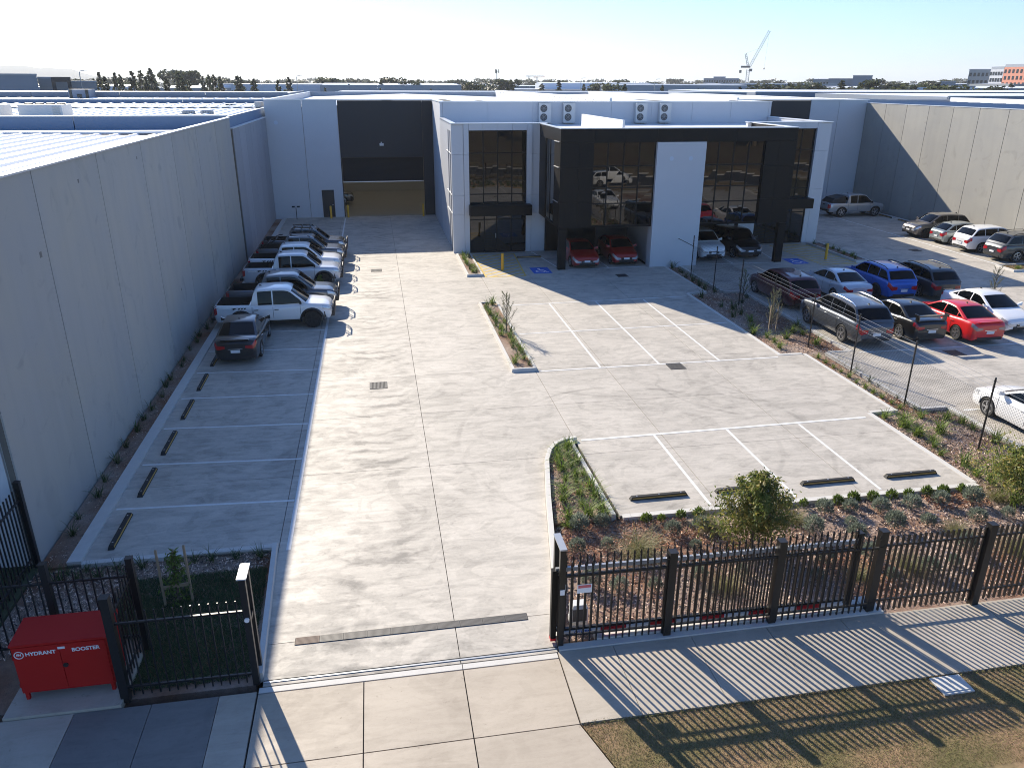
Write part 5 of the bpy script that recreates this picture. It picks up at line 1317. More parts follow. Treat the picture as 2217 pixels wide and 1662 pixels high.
SAGE_B = [(11.42,16.31),(12.12,16.23),(11.75,15.59),(10.59,15.44),(11.58,15.06),(12.97,16.14),(12.83,15.32),(13.91,16.14),(13.8,15.33),(14.86,16.23),(15.75,16.14),(15.22,15.29),(16.15,15.31)]
SAGE_C = [(11.34,14.11),(11.4,13.38),(13.97,14.11),(12.41,13.41),(10.22,14.14),(9.66,13.62),(5.79,13.89),(4.95,13.98),(6.91,14.04),(7.98,14.06),(4.35,14.24),(13.2,13.6),(15.9,13.9),(16.8,14.6)]
for p in SAGE_A: plant('round_shrub', sgm, *p, -.1, 'grey green ball shrub between driveway kerb and olive tree', 'shrub', 'grey green shrubs left of the olive tree', 1.05)
for p in SAGE_B: plant('round_shrub', sgm, *p, -.1, 'grey green ball shrub in open mulch right of olive tree', 'shrub', 'grey green shrubs right of the olive tree', 1.05)
for p in SAGE_C: plant('round_shrub', sgm, *p, -.1, 'grey green ball shrub seen through the front fence bars', 'shrub', 'grey green shrubs behind the front fence', 1.0)
for p in [(6.52,16.68),(6.93,16.67),(7.48,16.7),(7.97,16.67),(10.53,16.7),(11.03,16.74),(11.53,16.72),(12.02,16.7),(12.5,16.72),(13.09,16.72),(13.67,16.72),(14.17,16.7),(14.75,16.7),(15.24,16.68),(15.85,16.7),(16.38,16.69)]:
    plant('green_shrub', brm, p[0], p[1]-.05, -.1, 'bright green shrub in the row under the lower bays', 'shrub', 'bright green shrubs along the lower bays', 1.1)
for i, (p, s, lab) in enumerate((((5.85, 15.2), 1.0, 'large fountain grass clump at the left, between ball shrubs'), ((8.1, 16.1), .85, 'fountain grass clump half hidden behind the olive tree'), ((10.45, 16.05), .75, 'upright fountain grass clump just right of the olive tree'),
        ((14.29, 14.85), 1.05, 'large fountain grass clump against the front fence on the right'), ((16.6, 16.2), .8, 'pale fountain grass clump by the right olive shrub'), ((12.05, 13.6), 1.0, 'fountain grass clump behind the fence by the second wide post'),
        ((15.2, 13.8), 1.1, 'fountain grass clump behind the fence at the right edge'), ((10.65, 13.5), .8, 'fountain grass clump behind the tail of the sliding gate'), ((7.4, 13.6), .9, 'fountain grass clump behind the middle of the sliding gate'))):
    plant('fountain_grass', fo, *p, -.1, lab, 'grass clump', 'fountain grass clumps', s*.8)
for p in [(5.5,21.2),(5.13,20.98),(5.45,21.0),(5.34,20.47),(5.5,20.1),(4.95,19.71),(5.3,19.87),(5.27,19.29),(5.5,19.29),(4.9,19.02),(5.2,18.82),(5.5,18.53),(4.74,18.44),(5.1,18.2),(4.61,17.95),(5.5,18.0),(5.01,17.56),(5.5,17.4),(4.52,17.11),(4.47,16.77),(5.0,20.3),(5.1,17.1),(5.45,17.0)]:
    plant('strappy_tuft', tf, *p, 0.0 if p[1] > 16.87 else -.1, 'bright strappy tuft in the curved bed by the driveway', 'grass tuft', 'tufts in the curved driveway bed', .95)
for p in [(17.99,26.73),(18.0,26.21),(18.02,25.64),(17.94,25.02),(17.93,24.46),(17.93,23.95),(17.97,23.46),(18.0,22.94),(18.0,22.45),(17.98,27.3),(18.0,27.9)]:
    plant('strappy_tuft', tf, *p, -.1, 'short bright tuft in the row along the lot edge', 'grass tuft', 'row of tufts along the lot edge', .62)
for p in [(18.6,27.39),(18.58,26.85),(18.58,26.16),(18.61,25.65),(18.54,25.07),(18.56,24.54),(18.59,24.03),(18.54,23.37),(18.54,22.81),(18.5,22.35)]:
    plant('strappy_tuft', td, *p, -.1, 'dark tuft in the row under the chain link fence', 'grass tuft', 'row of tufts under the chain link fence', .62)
for p in [(17.42,21.52),(17.13,20.33),(17.22,20.96),(17.34,19.82),(19.08,21.4),(19.3,20.97),(16.98,21.82),(18.08,20.45),(19.3,20.43),(17.18,18.21),(17.03,17.52),(17.74,17.53),(17.15,17.07),(17.15,20.31),(17.11,19.48),(17.08,21.05),(19.3,19.42),(18.96,21.32),(17.97,20.33),(18.2,21.6),(16.9,18.9),(18.4,17.9),(17.6,16.4),(16.9,15.9)]:
    plant('strappy_tuft', tf, *p, -.1, 'large strappy tuft in the bed right of lower bays', 'grass tuft', 'large tufts right of the lower bays', 1.1)
for p in [(17.12,32.25),(17.6,33.39),(16.8,31.42),(17.21,30.9),(18.75,31.38),(19.4,32.17),(17.22,30.19),(19.04,31.04),(18.01,30.63),(17.7,35.49),(17.0,37.94),(17.3,36.04),(17.7,34.61),(17.9,40.37),(18.0,41.55),(18.1,43.49),(18.0,44.82),(18.3,45.5),(18.2,38.88),(19.4,37.5),(17.9,42.4),(17.0,29.4),(18.9,29.6),(19.3,34.5),(17.1,34.2),(18.7,36.6),(17.9,39.6),(18.1,43.9)]:
    plant('strappy_tuft', tf if p[1] < 33.5 else td, *p, -.1, 'strappy tuft between upper bays and chain link fence', 'grass tuft', 'tufts between upper bays and chain link fence', 1.05)
for p in [(-7.21,16.7),(-6.53,16.67),(-5.99,16.66),(-4.43,16.7),(-3.84,16.7),(-3.29,16.67),(-6.87,16.43),(-7.35,16.44),(-7.65,16.7),(-6.3,16.41),(-7.75,16.44),(-4.79,16.7),(-8.1,16.7)]:
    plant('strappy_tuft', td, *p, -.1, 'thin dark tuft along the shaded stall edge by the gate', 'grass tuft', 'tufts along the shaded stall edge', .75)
for i in range(26):
    y = 18.2+i*1.05
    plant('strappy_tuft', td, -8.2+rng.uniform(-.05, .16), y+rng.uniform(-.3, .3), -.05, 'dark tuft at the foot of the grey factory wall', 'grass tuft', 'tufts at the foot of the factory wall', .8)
for isl, (x0, x1, y0, y1), n in (('long sunlit planter', (5.12, 5.75, 28.4, 38.0), 26), ('short planter by the office entry', (5.22, 5.85, 44.5, 50.2), 15), ('shaded planter by the right bollard', (30.37, 30.98, 44.5, 50.2), 7), ('planter behind the white sedan', (30.45, 31.1, 28.4, 38.0), 8)):
    for i in range(n):
        plant('strappy_tuft', tf if i % 3 else td, rng.uniform(x0, x1), y0+(y1-y0)*(i+.5)/n, .07, f'strappy tuft in the {isl}', 'grass tuft', f'tufts in the {isl}', .92)
for i in range(8): plant('strappy_tuft', tf, rng.uniform(38.6, 43.2), rng.uniform(40.6, 41.6), .07, 'low tuft in the grassy planter by the right wall', 'grass tuft', 'tufts in the grassy planter', .6)

# feathery saplings (upright branches with short grey needles)
def feathery(name, lab, loc, H, seed, m='banksia', n=26):
    r = random.Random(seed); t = thing(name, lab, 'tree', loc)
    b = MB(); b.tube([(0, 0, 0), (.01, 0, H*.5), (.02, .01, H*.95)], [.025, .018, .006], 6)
    lf_ = MB()
    for k in range(n):
        h0 = H*(.12+.75*k/n); yaw = k*2.4+r.uniform(-.4, .4); ln = H*(.34-.2*k/n)*r.uniform(.8, 1.25); pit = r.uniform(.75, 1.15)
        d = rot_vec(yaw, pit); p0 = Vector((0.01, 0, h0)); p1 = p0+d*ln*.6; p2 = p1+rot_vec(yaw, pit+.25)*ln*.5
        b.tube([p0, p1, p2], [.008, .005, .003], 4)
        for q in range(46):
            u = q/46; c = p0.lerp(p1, u/.55) if u < .55 else p1.lerp(p2, (u-.55)/.45)
            dd = (rot_vec(r.uniform(0, 2*PI), r.uniform(.0, .9))+d*.8).normalized(); s = dd.cross(Vector((r.gauss(0, 1), r.gauss(0, 1), r.gauss(0, 1)))).normalized()*.0065; e = c+dd*r.uniform(.05, .10)
            if u > .12: lf_.quad(tuple(c-s), tuple(c+s), tuple(e+s*.4), tuple(e-s*.4))
    b.obj('trunk', M['bark'], t); lf_.obj('foliage', M[m], t); return t
feathery('feathery_sapling', 'grey feathery sapling in the long sunlit planter', (5.55, 33.2, .05), 1.95, 1)
t_ = feathery('feathery_sapling', 'grey feathery sapling by the bay edge near the chain link fence', (17.75, 31.6, -.1), 2.15, 2, n=32)
feathery('feathery_sapling', 'shaded feathery sapling behind a fence post near the maroon wagon', (18.75, 36.7, -.1), 1.9, 3, 'bright', n=18)
feathery('feathery_sapling', 'pale sapling behind the white sedan at the right', (30.75, 33.4, .05), 2.2, 4, n=24)
for i, (x, y) in enumerate(((17.55, 31.45), (17.9, 31.45))):
    b = MB(); b.box(-.02, .02, -.02, .02, -.1, 1.25); o = b.obj('timber_stake', M['stake'], None, (x, y, 0)); tag(o, ('left' if i == 0 else 'right') + ' timber stake of the feathery sapling near the chain link fence', 'stake', 'sapling stakes')
# broad leaved small trees
def small_tree(name, lab, loc, H, R, seed, n=3600, m='gum'):
    r = random.Random(seed); t = thing(name, lab, 'tree', loc)
    b = MB(); lf_ = MB(); tips = []
    b.tube([(0, 0, -.05), (.03, .02, H*.3), (0, -.03, H*.6), (.05, 0, H*.9)], [.05, .04, .025, .008], 7)
    for k in range(30):
        h0 = H*(.05+.80*k/30); yaw = k*2.4+r.uniform(-.5, .5)
        rr = R*(1.08-.86*k/30)*r.uniform(.75, 1.12)
        pit = r.uniform(.3, .9); d = rot_vec(yaw, pit); p0 = Vector((.02, 0, h0)); p1 = p0+d*rr*.65; p2 = p1+rot_vec(yaw+r.uniform(-.5, .5), pit-.2)*rr*.5
        b.tube([p0, p1, p2], [.014, .009, .004], 5); tips += [(p1, rr*.38), (p2, rr*.30), (p0.lerp(p1, .6), rr*.34)]
    for _ in range(n):
        c, s_ = r.choice(tips); p = c+Vector((r.gauss(0, 1), r.gauss(0, 1), r.gauss(0, .9)))*s_*.55
        if p.z < .08: p.z = .08+abs(p.z)*.3
        g = Vector((r.gauss(0, .6), r.gauss(0, .6), r.gauss(-.55, .5))).normalized(); s = g.cross(Vector((r.gauss(0, 1), r.gauss(0, 1), r.gauss(0, 1)))).normalized()*r.uniform(.015, .024)
        e = p+g*r.uniform(.09, .16); mid = p.lerp(e, .45)
        lf_.quad(tuple(p), tuple(mid+s), tuple(e), tuple(mid-s))
    b.obj('trunk', M['bark'], t); lf_.obj('foliage', M[m], t); return t
small_tree('olive_tree', 'bushy olive and russet young tree in the front bed behind the sliding gate', (8.75, 15.15, -.1), 2.3, .98, 5, 7500)
small_tree('olive_tree', 'bushy olive and russet young tree cut by the right edge', (17.15, 15.95, -.1), 1.75, 1.25, 6, 8000)
small_tree('olive_tree', 'low bush with pale yellow green leaves by the parked utes front', (-3.35, 43.0, 0), .8, .28, 8, 500, 'fresh')
sp = small_tree('staked_sapling', 'thin green sapling held between two timber stakes by the gate fence', (-4.85, 15.25, -.1), 1.5, .36, 9, 520, 'fresh')
for i, (x, y) in enumerate(((-5.1, 15.1), (-4.55, 15.2))):
    b = MB(); b.box(-.022, .022, -.022, .022, -.1, 1.35); o = b.obj('timber_stake', M['stake'], None, (x, y, 0)); tag(o, ('left' if i == 0 else 'right') + ' timber stake of the thin sapling left of the driveway', 'stake', 'sapling stakes')
b = MB(); b.hexa([(-5.08, 15.11, .32), (-4.57, 15.19, .32), (-4.57, 15.22, .32), (-5.08, 15.14, .32), (-5.08, 15.11, .40), (-4.57, 15.19, .40), (-4.57, 15.22, .40), (-5.08, 15.14, .40)]); tag(b.obj('cross_rail', M['stake'], None), 'short timber rail nailed between the two stakes by the gate', 'rail')

# ground litter and grass --------------------------------------------------------
def scatter(name, polys, n, m, fn, z, seed, box=None):
    r = random.Random(seed); b = MB(); k = 0
    bx = box or (min(p[0] for q in polys for p in q), max(p[0] for q in polys for p in q), min(p[1] for q in polys for p in q), max(p[1] for q in polys for p in q))
    tries = 0
    while k < n and tries < n*40:
        tries += 1; x, y = r.uniform(bx[0], bx[1]), r.uniform(bx[2], bx[3])
        if any(inside((x, y), q) for q in polys): fn(b, x, y, z, r); k += 1
    o = b.obj(name, m); o['kind'] = 'stuff'; return o
def chip(b, x, y, z, r):
    a = r.uniform(0, PI); l = r.uniform(.03, .09); w_ = r.uniform(.008, .018); dx, dy = math.cos(a)*l/2, math.sin(a)*l/2; nx, ny = -math.sin(a)*w_/2, math.cos(a)*w_/2
    z0 = z+r.uniform(.006, .028); t = r.uniform(-.02, .02); q = r.uniform(-.012, .012)
    b.quad((x-dx-nx, y-dy-ny, z0-t-q), (x+dx-nx, y+dy-ny, z0+t-q), (x+dx+nx, y+dy+ny, z0+t+q), (x-dx+nx, y-dy+ny, z0-t+q))
scatter('wood_chips', [BED['front'], BED['drivelow'], BED['right']], 30000, M['chip'], chip, -.1, 1, (3.3, 19.6, 12.3, 24))
scatter('wood_chips', [BED['drive']], 1500, M['chip'], chip, 0.0, 12)
scatter('wood_chips', [BED['right']], 5000, M['chip'], chip, -.1, 2, (16.5, 19.7, 24, 46))
scatter('red_wood_chips', [[(4.0, 15.0), (7.8, 15.4), (7.6, 16.7), (4.4, 17.2)], [(10, 12.6), (11.2, 12.6), (11.2, 14.6), (10, 14.4)], [(14.6, 15.9), (16.3, 15.9), (16.3, 16.7), (14.6, 16.7)]], 5200, M['chipred'], chip, -.085, 3)
scatter('wood_chips', [[(-8.38, 16.2), (-3.1, 16.2), (-3.02, 16.9), (-8.38, 16.9)], [(-8.3, 13.8), (-6.3, 13.8), (-6.3, 16.2), (-8.3, 16.2)], [(-8.3, 17), (-7.78, 17), (-7.78, 32), (-8.3, 32)]], 9000, M['chip'], chip, -.08, 4, (-8.4, -2.8, 12.3, 32))
def blade(h0, h1, w_):
    def f(b, x, y, z, r):
        a = r.uniform(0, 2*PI); h = r.uniform(h0, h1); l = r.uniform(.3, 1.6)*h; dx, dy = math.cos(a), math.sin(a)
        b.tri((x-dy*w_, y+dx*w_, z), (x+dy*w_, y-dx*w_, z), (x+dx*l, y+dy*l, z+h))
    return f
scatter('verge_grass', [verge_poly], 70000, M['drygrass'], blade(.008, .03, .005), -.035, 5, (3.1, 14.0, 8.2, 10.23))
scatter('verge_grass', [[(3.12, 10.19), (14, 10.19), (14, 10.26), (11, 10.29), (9, 10.255), (7, 10.29), (5, 10.26), (3.12, 10.275)]], 2600, M['drygrass'], blade(.015, .04, .006), -.02, 15)
scatter('lawn', [[(-5.2, 12.5), (-2.95, 12.5), (-3.05, 16.2), (-6.2, 16.2), (-6.2, 14.2), (-5.2, 14.0)]], 30000, M['lawn'], blade(.04, .10, .007), -.1, 6)
scatter('frontage_weeds', [[(-12, 12.1), (-8.5, 12.1), (-8.5, 17.1), (-12, 17.1)]], 5000, M['lawn'], blade(.03, .1, .008), -.05, 7)
scatter('planter_grass', [[(38.4, 40.45), (43.4, 40.45), (43.4, 41.75), (38.4, 41.75)]], 4000, M['drygrass'], blade(.03, .09, .01), .07, 8)
# ---------------------------------------------------------------- neighbouring roofs
def bear(px): return R_(9.94) + math.atan((px-1108.5)/1786)
def far(px, D): a = bear(px); return math.sin(a)*D, math.cos(a)*D
def ztop(y, D, px_=1100): return 10.7+(173.4+.0042*px_-y)*D/1921
def shed(name, lab, x0, x1, y0, y1, z0, z1, wall='bluegrey', roof='roof', slope=.35, ribs=0, cat='factory', group=None):
    """big shed: front wall panels, side walls, roof of ribbed sheets"""
    t = thing(name, lab, cat, ((x0+x1)/2, y0, 0), 0, group); ox = (x0+x1)/2
    n = max(1, int((x1-x0)/8)); 
    for i in range(n):
        a, c = x0+(x1-x0)*i/n, x0+(x1-x0)*(i+1)/n
        b = MB(); b.box(a-ox+.03, c-ox-.03, 0, .2, z0, z1); b.obj('wall_panel', M[wall], t)
    b = MB(); b.box(x0-ox, x0-ox+.2, .21, y1-y0, 0, z1-.05); b.box(x1-ox-.2, x1-ox, .21, y1-y0, 0, z1-.05); b.obj('side_wall', M[wall], t)
    b = MB(); b.box(x0-ox-.03, x1-ox+.03, -.04, .25, z1+.003, z1+.07); b.obj('capping', M['flash'], t)
    b = MB(); zr = z1-.25
    if ribs:
        k = int((x1-x0)/ribs)
        for i in range(k):
            a, c = x0-ox+(x1-x0)*i/k, x0-ox+(x1-x0)*(i+1)/k; w_ = (c-a)*.14
            b.quad((a, .25, zr), (c-w_, .25, zr), (c-w_, y1-y0, zr+slope), (a, y1-y0, zr+slope))
            b.quad((c-w_, .25, zr), (c-w_*.75, .25, zr+.07), (c-w_*.75, y1-y0, zr+slope+.07), (c-w_, y1-y0, zr+slope))
            b.quad((c-w_*.75, .25, zr+.07), (c-w_*.25, .25, zr+.07), (c-w_*.25, y1-y0, zr+slope+.07), (c-w_*.75, y1-y0, zr+slope+.07))
            b.quad((c-w_*.25, .25, zr+.07), (c, .25, zr), (c, y1-y0, zr+slope), (c-w_*.25, y1-y0, zr+slope+.07))
    else: b.quad((x0-ox+.2, .25, zr), (x1-ox-.2, .25, zr), (x1-ox-.2, y1-y0, zr+slope), (x0-ox+.2, y1-y0, zr+slope))
    b.obj('roof', M[roof], t); return t
# near left factory roof, ribs running away from the wall
t = thing('factory_roof', 'white ribbed steel roof of the factory behind the left wall', 'roof', (-25, 17.5, 0))
b = MB(); k = 0; x = -42.0
while x < -9.5:
    c = x+1.0; zr = lambda q: 7.78+.010*(-8.7-q) if q > -26 else 7.95-.01*(-26-q)
    for xa, xb, ha, hb in ((x, c-.26, 0, 0), (c-.26, c-.20, 0, .08), (c-.20, c-.10, .08, .08), (c-.10, c, .08, 0)):
        b.quad((xa+25, 0, zr(x)+ha), (xb+25, 0, zr(x)+hb), (xb+25, 33.5, zr(x)+hb), (xa+25, 33.5, zr(x)+ha))
    x = c
b.obj('sheet', M['roof'], t)
b = MB(); b.box(-17, 16.35, -.25, -.05, 0, 8.5); b.obj('front_wall', M['whitepanel'], t)
b = MB(); b.box(-17, 16.3, 31.3, 33.4, 7.9, 8.02); b.obj('gutter', M['flash'], t)
shed('factory', 'blue shaded parapet of the next factory, closest of the left roofs', -60, -8.6, 51.15, 71.5, 0, 8.72, 'shadeblue', 'roof', .1, .9)
wx = -56
shed('factory', 'second factory behind, white ribbed roof carrying turbine vents', -70, -8.6, 72, 82, 0, 8.62, 'shadeblue', 'roof', .35, 1.0)
shed('factory', 'third factory in the left roofs with sawtooth capped parapet', -80, -8.7, 82.3, 92, 0, 9.02, 'shadeblue', 'roof', .25, 1.2)
shed('factory', 'fourth factory in the left roofs with long grey blue parapet', -95, -8.8, 92.6, 116, 0, 9.55, 'bluegrey', 'roofgrey', .1)
for i, (x, y, s) in enumerate(((-12.6, 60.2, 1), (-11.5, 61.0, 1))):
    t = thing('turbine_vent', ('left' if i == 0 else 'right') + ' of the pair of drum shaped turbine vents on the left roofs', 'roof vent', (x, y, 8.0), 0, 'turbine vents')
    b = MB(); b.lathe([(.42, 0), (.34, .18)], n=14); b.obj('base', M['flash'], t)
    b = MB()
    for k in range(18):
        a = 2*PI*k/18; b.box(.42*math.cos(a)-.035, .42*math.cos(a)+.035, .42*math.sin(a)-.035, .42*math.sin(a)+.035, .2, .72)
    b.lathe([(.36, .18), (.36, .72)], n=14); b.obj('drum', M['galv'], t)
    b = MB(); b.lathe([(.48, .72), (.40, .80), (.1, .84)], n=14); b.obj('cap', M['hvac'], t)
for i, (x, y, w_) in enumerate(((-20.0, 55.2, 2.5), (-23.4, 55.2, 2.2))):
    t = thing('rooftop_unit', ('long louvred white rooftop unit on the left roofs', 'white rooftop unit cut by the left edge')[i], 'rooftop unit', (x, y, 8.5), 0, 'rooftop units')
    b = MB(); b.box(-w_/2, w_/2, -.9, .9, 0, .8); b.obj('casing', M['hvac'], t)
    b = MB()
    for k in range(7): b.box(w_*.28, w_*.45, -.93, -.91, .05+k*.1, .11+k*.1)
    b.obj('louvre', M['galv'], t)
    for k in range(4 if i == 0 else 2): b = MB(); b.lathe([(.26, .803), (.26, .87), (.12, .90)], (-w_*.36+k*.62, 0, 0), n=12); b.obj('fan', M['fan'], t)
t = thing('flue', 'tall grey roof flue with cone hood beside the white warehouse', 'flue', (-9.3, 72.3, 7.45))
b = MB(); b.lathe([(.2, 0), (.2, .75), (.15, .8), (.15, .95)], n=12); b.obj('pipe', M['galv'], t)
b = MB(); b.lathe([(.2, .95), (.42, 1.15), (.42, 1.6)], n=12); b.obj('hood', M['galv'], t)
t = thing('roof_box', 'small dark fronted box vent on the left roofs', 'roof vent', (-12.7, 79, 8.15)); b = MB(); b.box(-.45, .45, -.4, .4, 0, .6); b.obj('casing', M['hvac'], t); b = MB(); b.box(-.38, .2, -.42, -.405, .05, .55); b.obj('opening', M['fan'], t)
t = thing('lift_motor_room', 'grey plant room standing on the far left roof parapet', 'plant room', (-29.3, 91.4, 8.6)); b = MB(); b.box(-1.0, 1.0, -1, 1, 0, 1.25); b.obj('wall', M['bluegrey'], t); 
for a, c, e in ((-.9, -.65, 1.25), (.62, .9, 1.25), (-.2, .25, .8)):
    b = MB(); b.box(a, c, -1.04, -1.003, .1, e); b.obj('opening', M['winfar'], t)
# right hand neighbour
t = thing('factory_roof', 'dark ribbed roof behind the right concrete wall', 'roof', (56, 40, 0))
b = MB(); y = 0
while y < 62:
    b.quad((-11.4, y, 8.75), (11.8, y, 8.75), (11.8, y+1.7, 8.62), (-11.4, y+1.7, 8.62)); b.quad((-11.4, y+1.7, 8.62), (11.8, y+1.7, 8.62), (11.8, y+1.9, 8.75), (-11.4, y+1.9, 8.75)); y += 1.9
b.obj('sheet', M['roofgrey'], t)
b = MB(); b.box(12, 12.3, -2, 47, 0, 9.2); b.obj('white_parapet', M['roof'], t)
b = MB(); b.box(-11.4, 60, 47.2, 47.4, 0, 8.95); b.obj('back_wall', M['roofgrey'], t)
shed('factory', 'long shed with white capping behind the right concrete wall', 68.5, 150, 88, 118, 0, 9.3, 'bluegrey', 'roof', .25)
shed('factory', 'flat shed directly behind the white warehouse roof, centre', -5, 60, 124, 150, 0, 9.25, 'bluegrey', 'roofgrey', .2)
shed('factory', 'pale roofed shed behind the warehouse towards the crane', 62, 150, 125, 165, 0, 9.35, 'bluegrey', 'roof', .3)
# wider industrial estate
rf = random.Random(5)
for i in range(58):
    px_ = -20+i*41+rf.uniform(-25, 25); D = rf.uniform(250, 640); x, y = far(px_, D); w_ = rf.uniform(22, 60); z = max(4.5, ztop(rf.uniform(181, 195), D, px_))
    shed('factory', 'distant low shed among the trees of the estate', x-w_/2, x+w_/2, y, y+rf.uniform(14, 26), 0, z, rf.choice(('bluegrey', 'offwhite', 'greygreen', 'roofgrey')), rf.choice(('roof', 'roof', 'roofgrey')), rf.uniform(.2, .9), group='distant sheds of the industrial estate')
def block(name, lab, pa, pb, ytop, D, depth, wall, rows=0, cols=0, wm='winfar', cat='building', z0=0, ztop_=None):
    xa, ya = far(pa, D); xb, yb = far(pb, D); cx, cy = (xa+xb)/2, (ya+yb)/2; w_ = math.hypot(xb-xa, yb-ya); ang = math.atan2(yb-ya, xb-xa); H = ztop_ or ztop(ytop, D, (pa+pb)/2)
    t = thing(name, lab, cat, (cx, cy, 0), ang)
    b = MB(); b.box(-w_/2, w_/2, 0, depth, z0, H); b.obj('wall', M[wall], t)
    b = MB(); b.box(-w_/2-.1, w_/2+.1, -.1, depth+.1, H+.002, H+.35); b.obj('roof', M['roofgrey'], t)
    for r in range(rows):
        for c in range(cols):
            x = -w_/2+w_*(c+.5)/cols; z = H-(r+.62)*3.1; ww = w_/cols*.30
            if z < 4: continue
            b = MB(); b.box(x-ww, x+ww, -.06, .02, z-.75, z+.75); b.obj('window', M[wm], t)
    return t, w_, H
block('office_block', 'dark grey warehouse office at the far left horizon', -40, 78, 165, 190, 30, 'bluegrey')
t, w_, H = block('office_block', 'building with dark portal frame at the far left', 80, 150, 171, 195, 20, 'greygreen')
b = MB(); b.box(-w_*.1, w_*.5, -3.2, -2.4, H-.6, H+.3); b.box(-w_*.1, -w_*.1+.7, -3.2, -2.4, 0, H-.61); b.box(w_*.5-.7, w_*.5, -3.2, -2.4, 0, H-.61); b.obj('portal', M['dark'], t)
block('shed', 'long grey shed right of the dark portal building', 150, 205, 178, 210, 18, 'greygreen')
block('shed', 'striped and dark shed end left of the orange wall', 462, 500, 183, 290, 16, 'offwhite')
block('shed', 'long blue grey shed carrying an orange end', 497, 556, 188, 285, 14, 'bluegrey')
block('shed', 'bright orange walled shed below the treeline', 556, 602, 187, 285, 14, 'orange')
block('shed', 'small orange gable peeking between dark trees on the left', 392, 400, 185, 240, 5, 'orange')
block('hospital_block', 'wide grey blue multi storey block left of the tower crane', 1520, 1596, 171, 700, 30, 'bluegrey', 4, 14)
block('hospital_block', 'taller middle part of the grey blue block', 1541, 1567, 167.5, 702, 20, 'bluegrey', 2, 6)
block('construction_block', 'dark unfinished building below the tower crane', 1597, 1632, 181, 690, 26, 'bluegrey', 3, 8)
block('office_block', 'grey flat roofed office left part with window band', 1757, 1792, 173.5, 430, 25, 'greygreen', 2, 5)
block('office_block', 'long plain grey office block right of the crane', 1790, 1842, 172.5, 425, 25, 'bluegrey')
block('office_block', 'taller grey end of the long office block', 1842, 1884, 166.5, 420, 25, 'bluegrey')
block('office_block', 'small grey block before the right hand towers', 2035, 2066, 179, 380, 14, 'bluegrey')
block('office_block', 'white low building with roof plant at the right horizon', 2068, 2110, 188, 300, 12, 'roof')
block('office_block', 'grey green office tower beside the terracotta building', 2090, 2152, 156, 430, 30, 'greygreen', 6, 7)
for nm, lab, ya, yb, H, wall, rows, cols in (('apartment_block', 'white and dark spotted facade building at the right horizon', 304.2, 311.5, 16.4, 'white', 5, 5), ('apartment_block', 'terracotta apartment block with dark windows at the right edge', 270, 304, 17.2, 'brickred', 5, 16)):
    L_ = yb-ya; t = thing(nm, lab, 'building', (260, yb, 0), -PI/2)
    b = MB(); b.box(0, L_, 0, 22, 0, H); b.obj('wall', M[wall], t)
    b = MB(); b.box(.05, L_-.05, .1, 21.9, H+.002, H+1.1); b.obj('roof', M['roofgrey'], t)
    for r in range(rows):
        for c in range(cols):
            x = L_*(c+.5)/cols+(.25 if r % 2 else -.2); z = H-1.6-r*2.5
            b = MB(); b.box(x-.55, x+.5, -.07, .03, z-.7, z+.7); b.obj('window', M['winfar'], t)
# tower cranes and mast
def truss(b, p, q, w_, r=.12, n=10):
    p, q = Vector(p), Vector(q); d = (q-p).normalized(); u = d.cross(Vector((0.1, 1, .05))).normalized()*w_/2; v = d.cross(u).normalized()*w_/2
    cs = [u+v, u-v, -u-v, -u+v]
    for c in cs: b.tube([p+c, q+c], r, 4)
    for k in range(n):
        a, e = p.lerp(q, k/n), p.lerp(q, (k+1)/n)
        for i in range(4): b.tube([a+cs[i], e+cs[(i+1) % 4]], r*.7, 4)
D = 760; cx_, cy_ = far(1614, D); kk = D/1921*1.0
t = thing('tower_crane', 'tall white luffing tower crane on the right horizon', 'crane', (cx_, cy_, 0), -bear(1614))
zm = ztop(150, D); zt = ztop(72, D); dxp = 45*kk*.80
b = MB(); truss(b, (0, 0, 0), (0, 0, zm), 2.4, .16, 14); b.obj('mast', M['galv'], t)
b = MB(); truss(b, (.8, 0, zm+2), (dxp, 0, zt), 1.8, .14, 22); b.obj('jib', M['hvac'], t)
b = MB(); truss(b, (-.6, 0, zm+3), (-3.5, 0, zm+13), 1.4, .2, 6); b.tube([(-3.5, 0, zm+13), (dxp*.55, 0, zm+(zt-zm)*.56)], .07, 4); b.obj('a_frame', M['galv'], t)
b = MB(); b.box(-6.5, 1.5, -1.4, 1.4, zm+1.4, zm+3); b.box(-7.5, -5.5, -1.3, 1.3, zm-2.8, zm-.4); b.obj('counterweight', M['fan'], t)
b = MB(); b.box(.6, 3.4, -1, 1, zm-1.6, zm+.6); b.obj('cab', M['fan'], t)
b = MB(); b.tube([(dxp, 0, zt), (dxp-1.0, 0, ztop(146, D))], .05, 4); b.lathe([(.3, ztop(150, D)), (.6, ztop(148, D)), (.2, ztop(146, D))], (dxp-1.0, 0, 0), n=8); b.obj('hook', M['fan'], t)
for i, (px_, y_) in enumerate(((1143, 165), (1160, 167))):
    D = 900; x, y = far(px_, D); z = ztop(y_, D)
    t = thing('tower_crane', 'small far tower crane on the centre horizon, ' + ('taller left one' if i == 0 else 'shorter right one'), 'crane', (x, y, 0), 0, 'far cranes on the centre horizon')
    b = MB(); truss(b, (0, 0, 0), (0, 0, z), 1.6, .16, 8); b.obj('mast', M['galv'], t)
    b = MB(); truss(b, (-4, 0, z), (16 if i == 0 else 9, 0, z+.6), 1.1, .12, 10); b.obj('jib', M['orange'] if i else M['galv'], t)
D = 420; x, y = far(1073, D); z = ztop(152, D)
t = thing('phone_mast', 'slim phone mast with antenna panels on the centre horizon', 'mast', (x, y, 0))
b = MB(); b.tube([(0, 0, 0), (0, 0, z)], [.35, .2], 8); b.obj('pole', M['galv'], t)
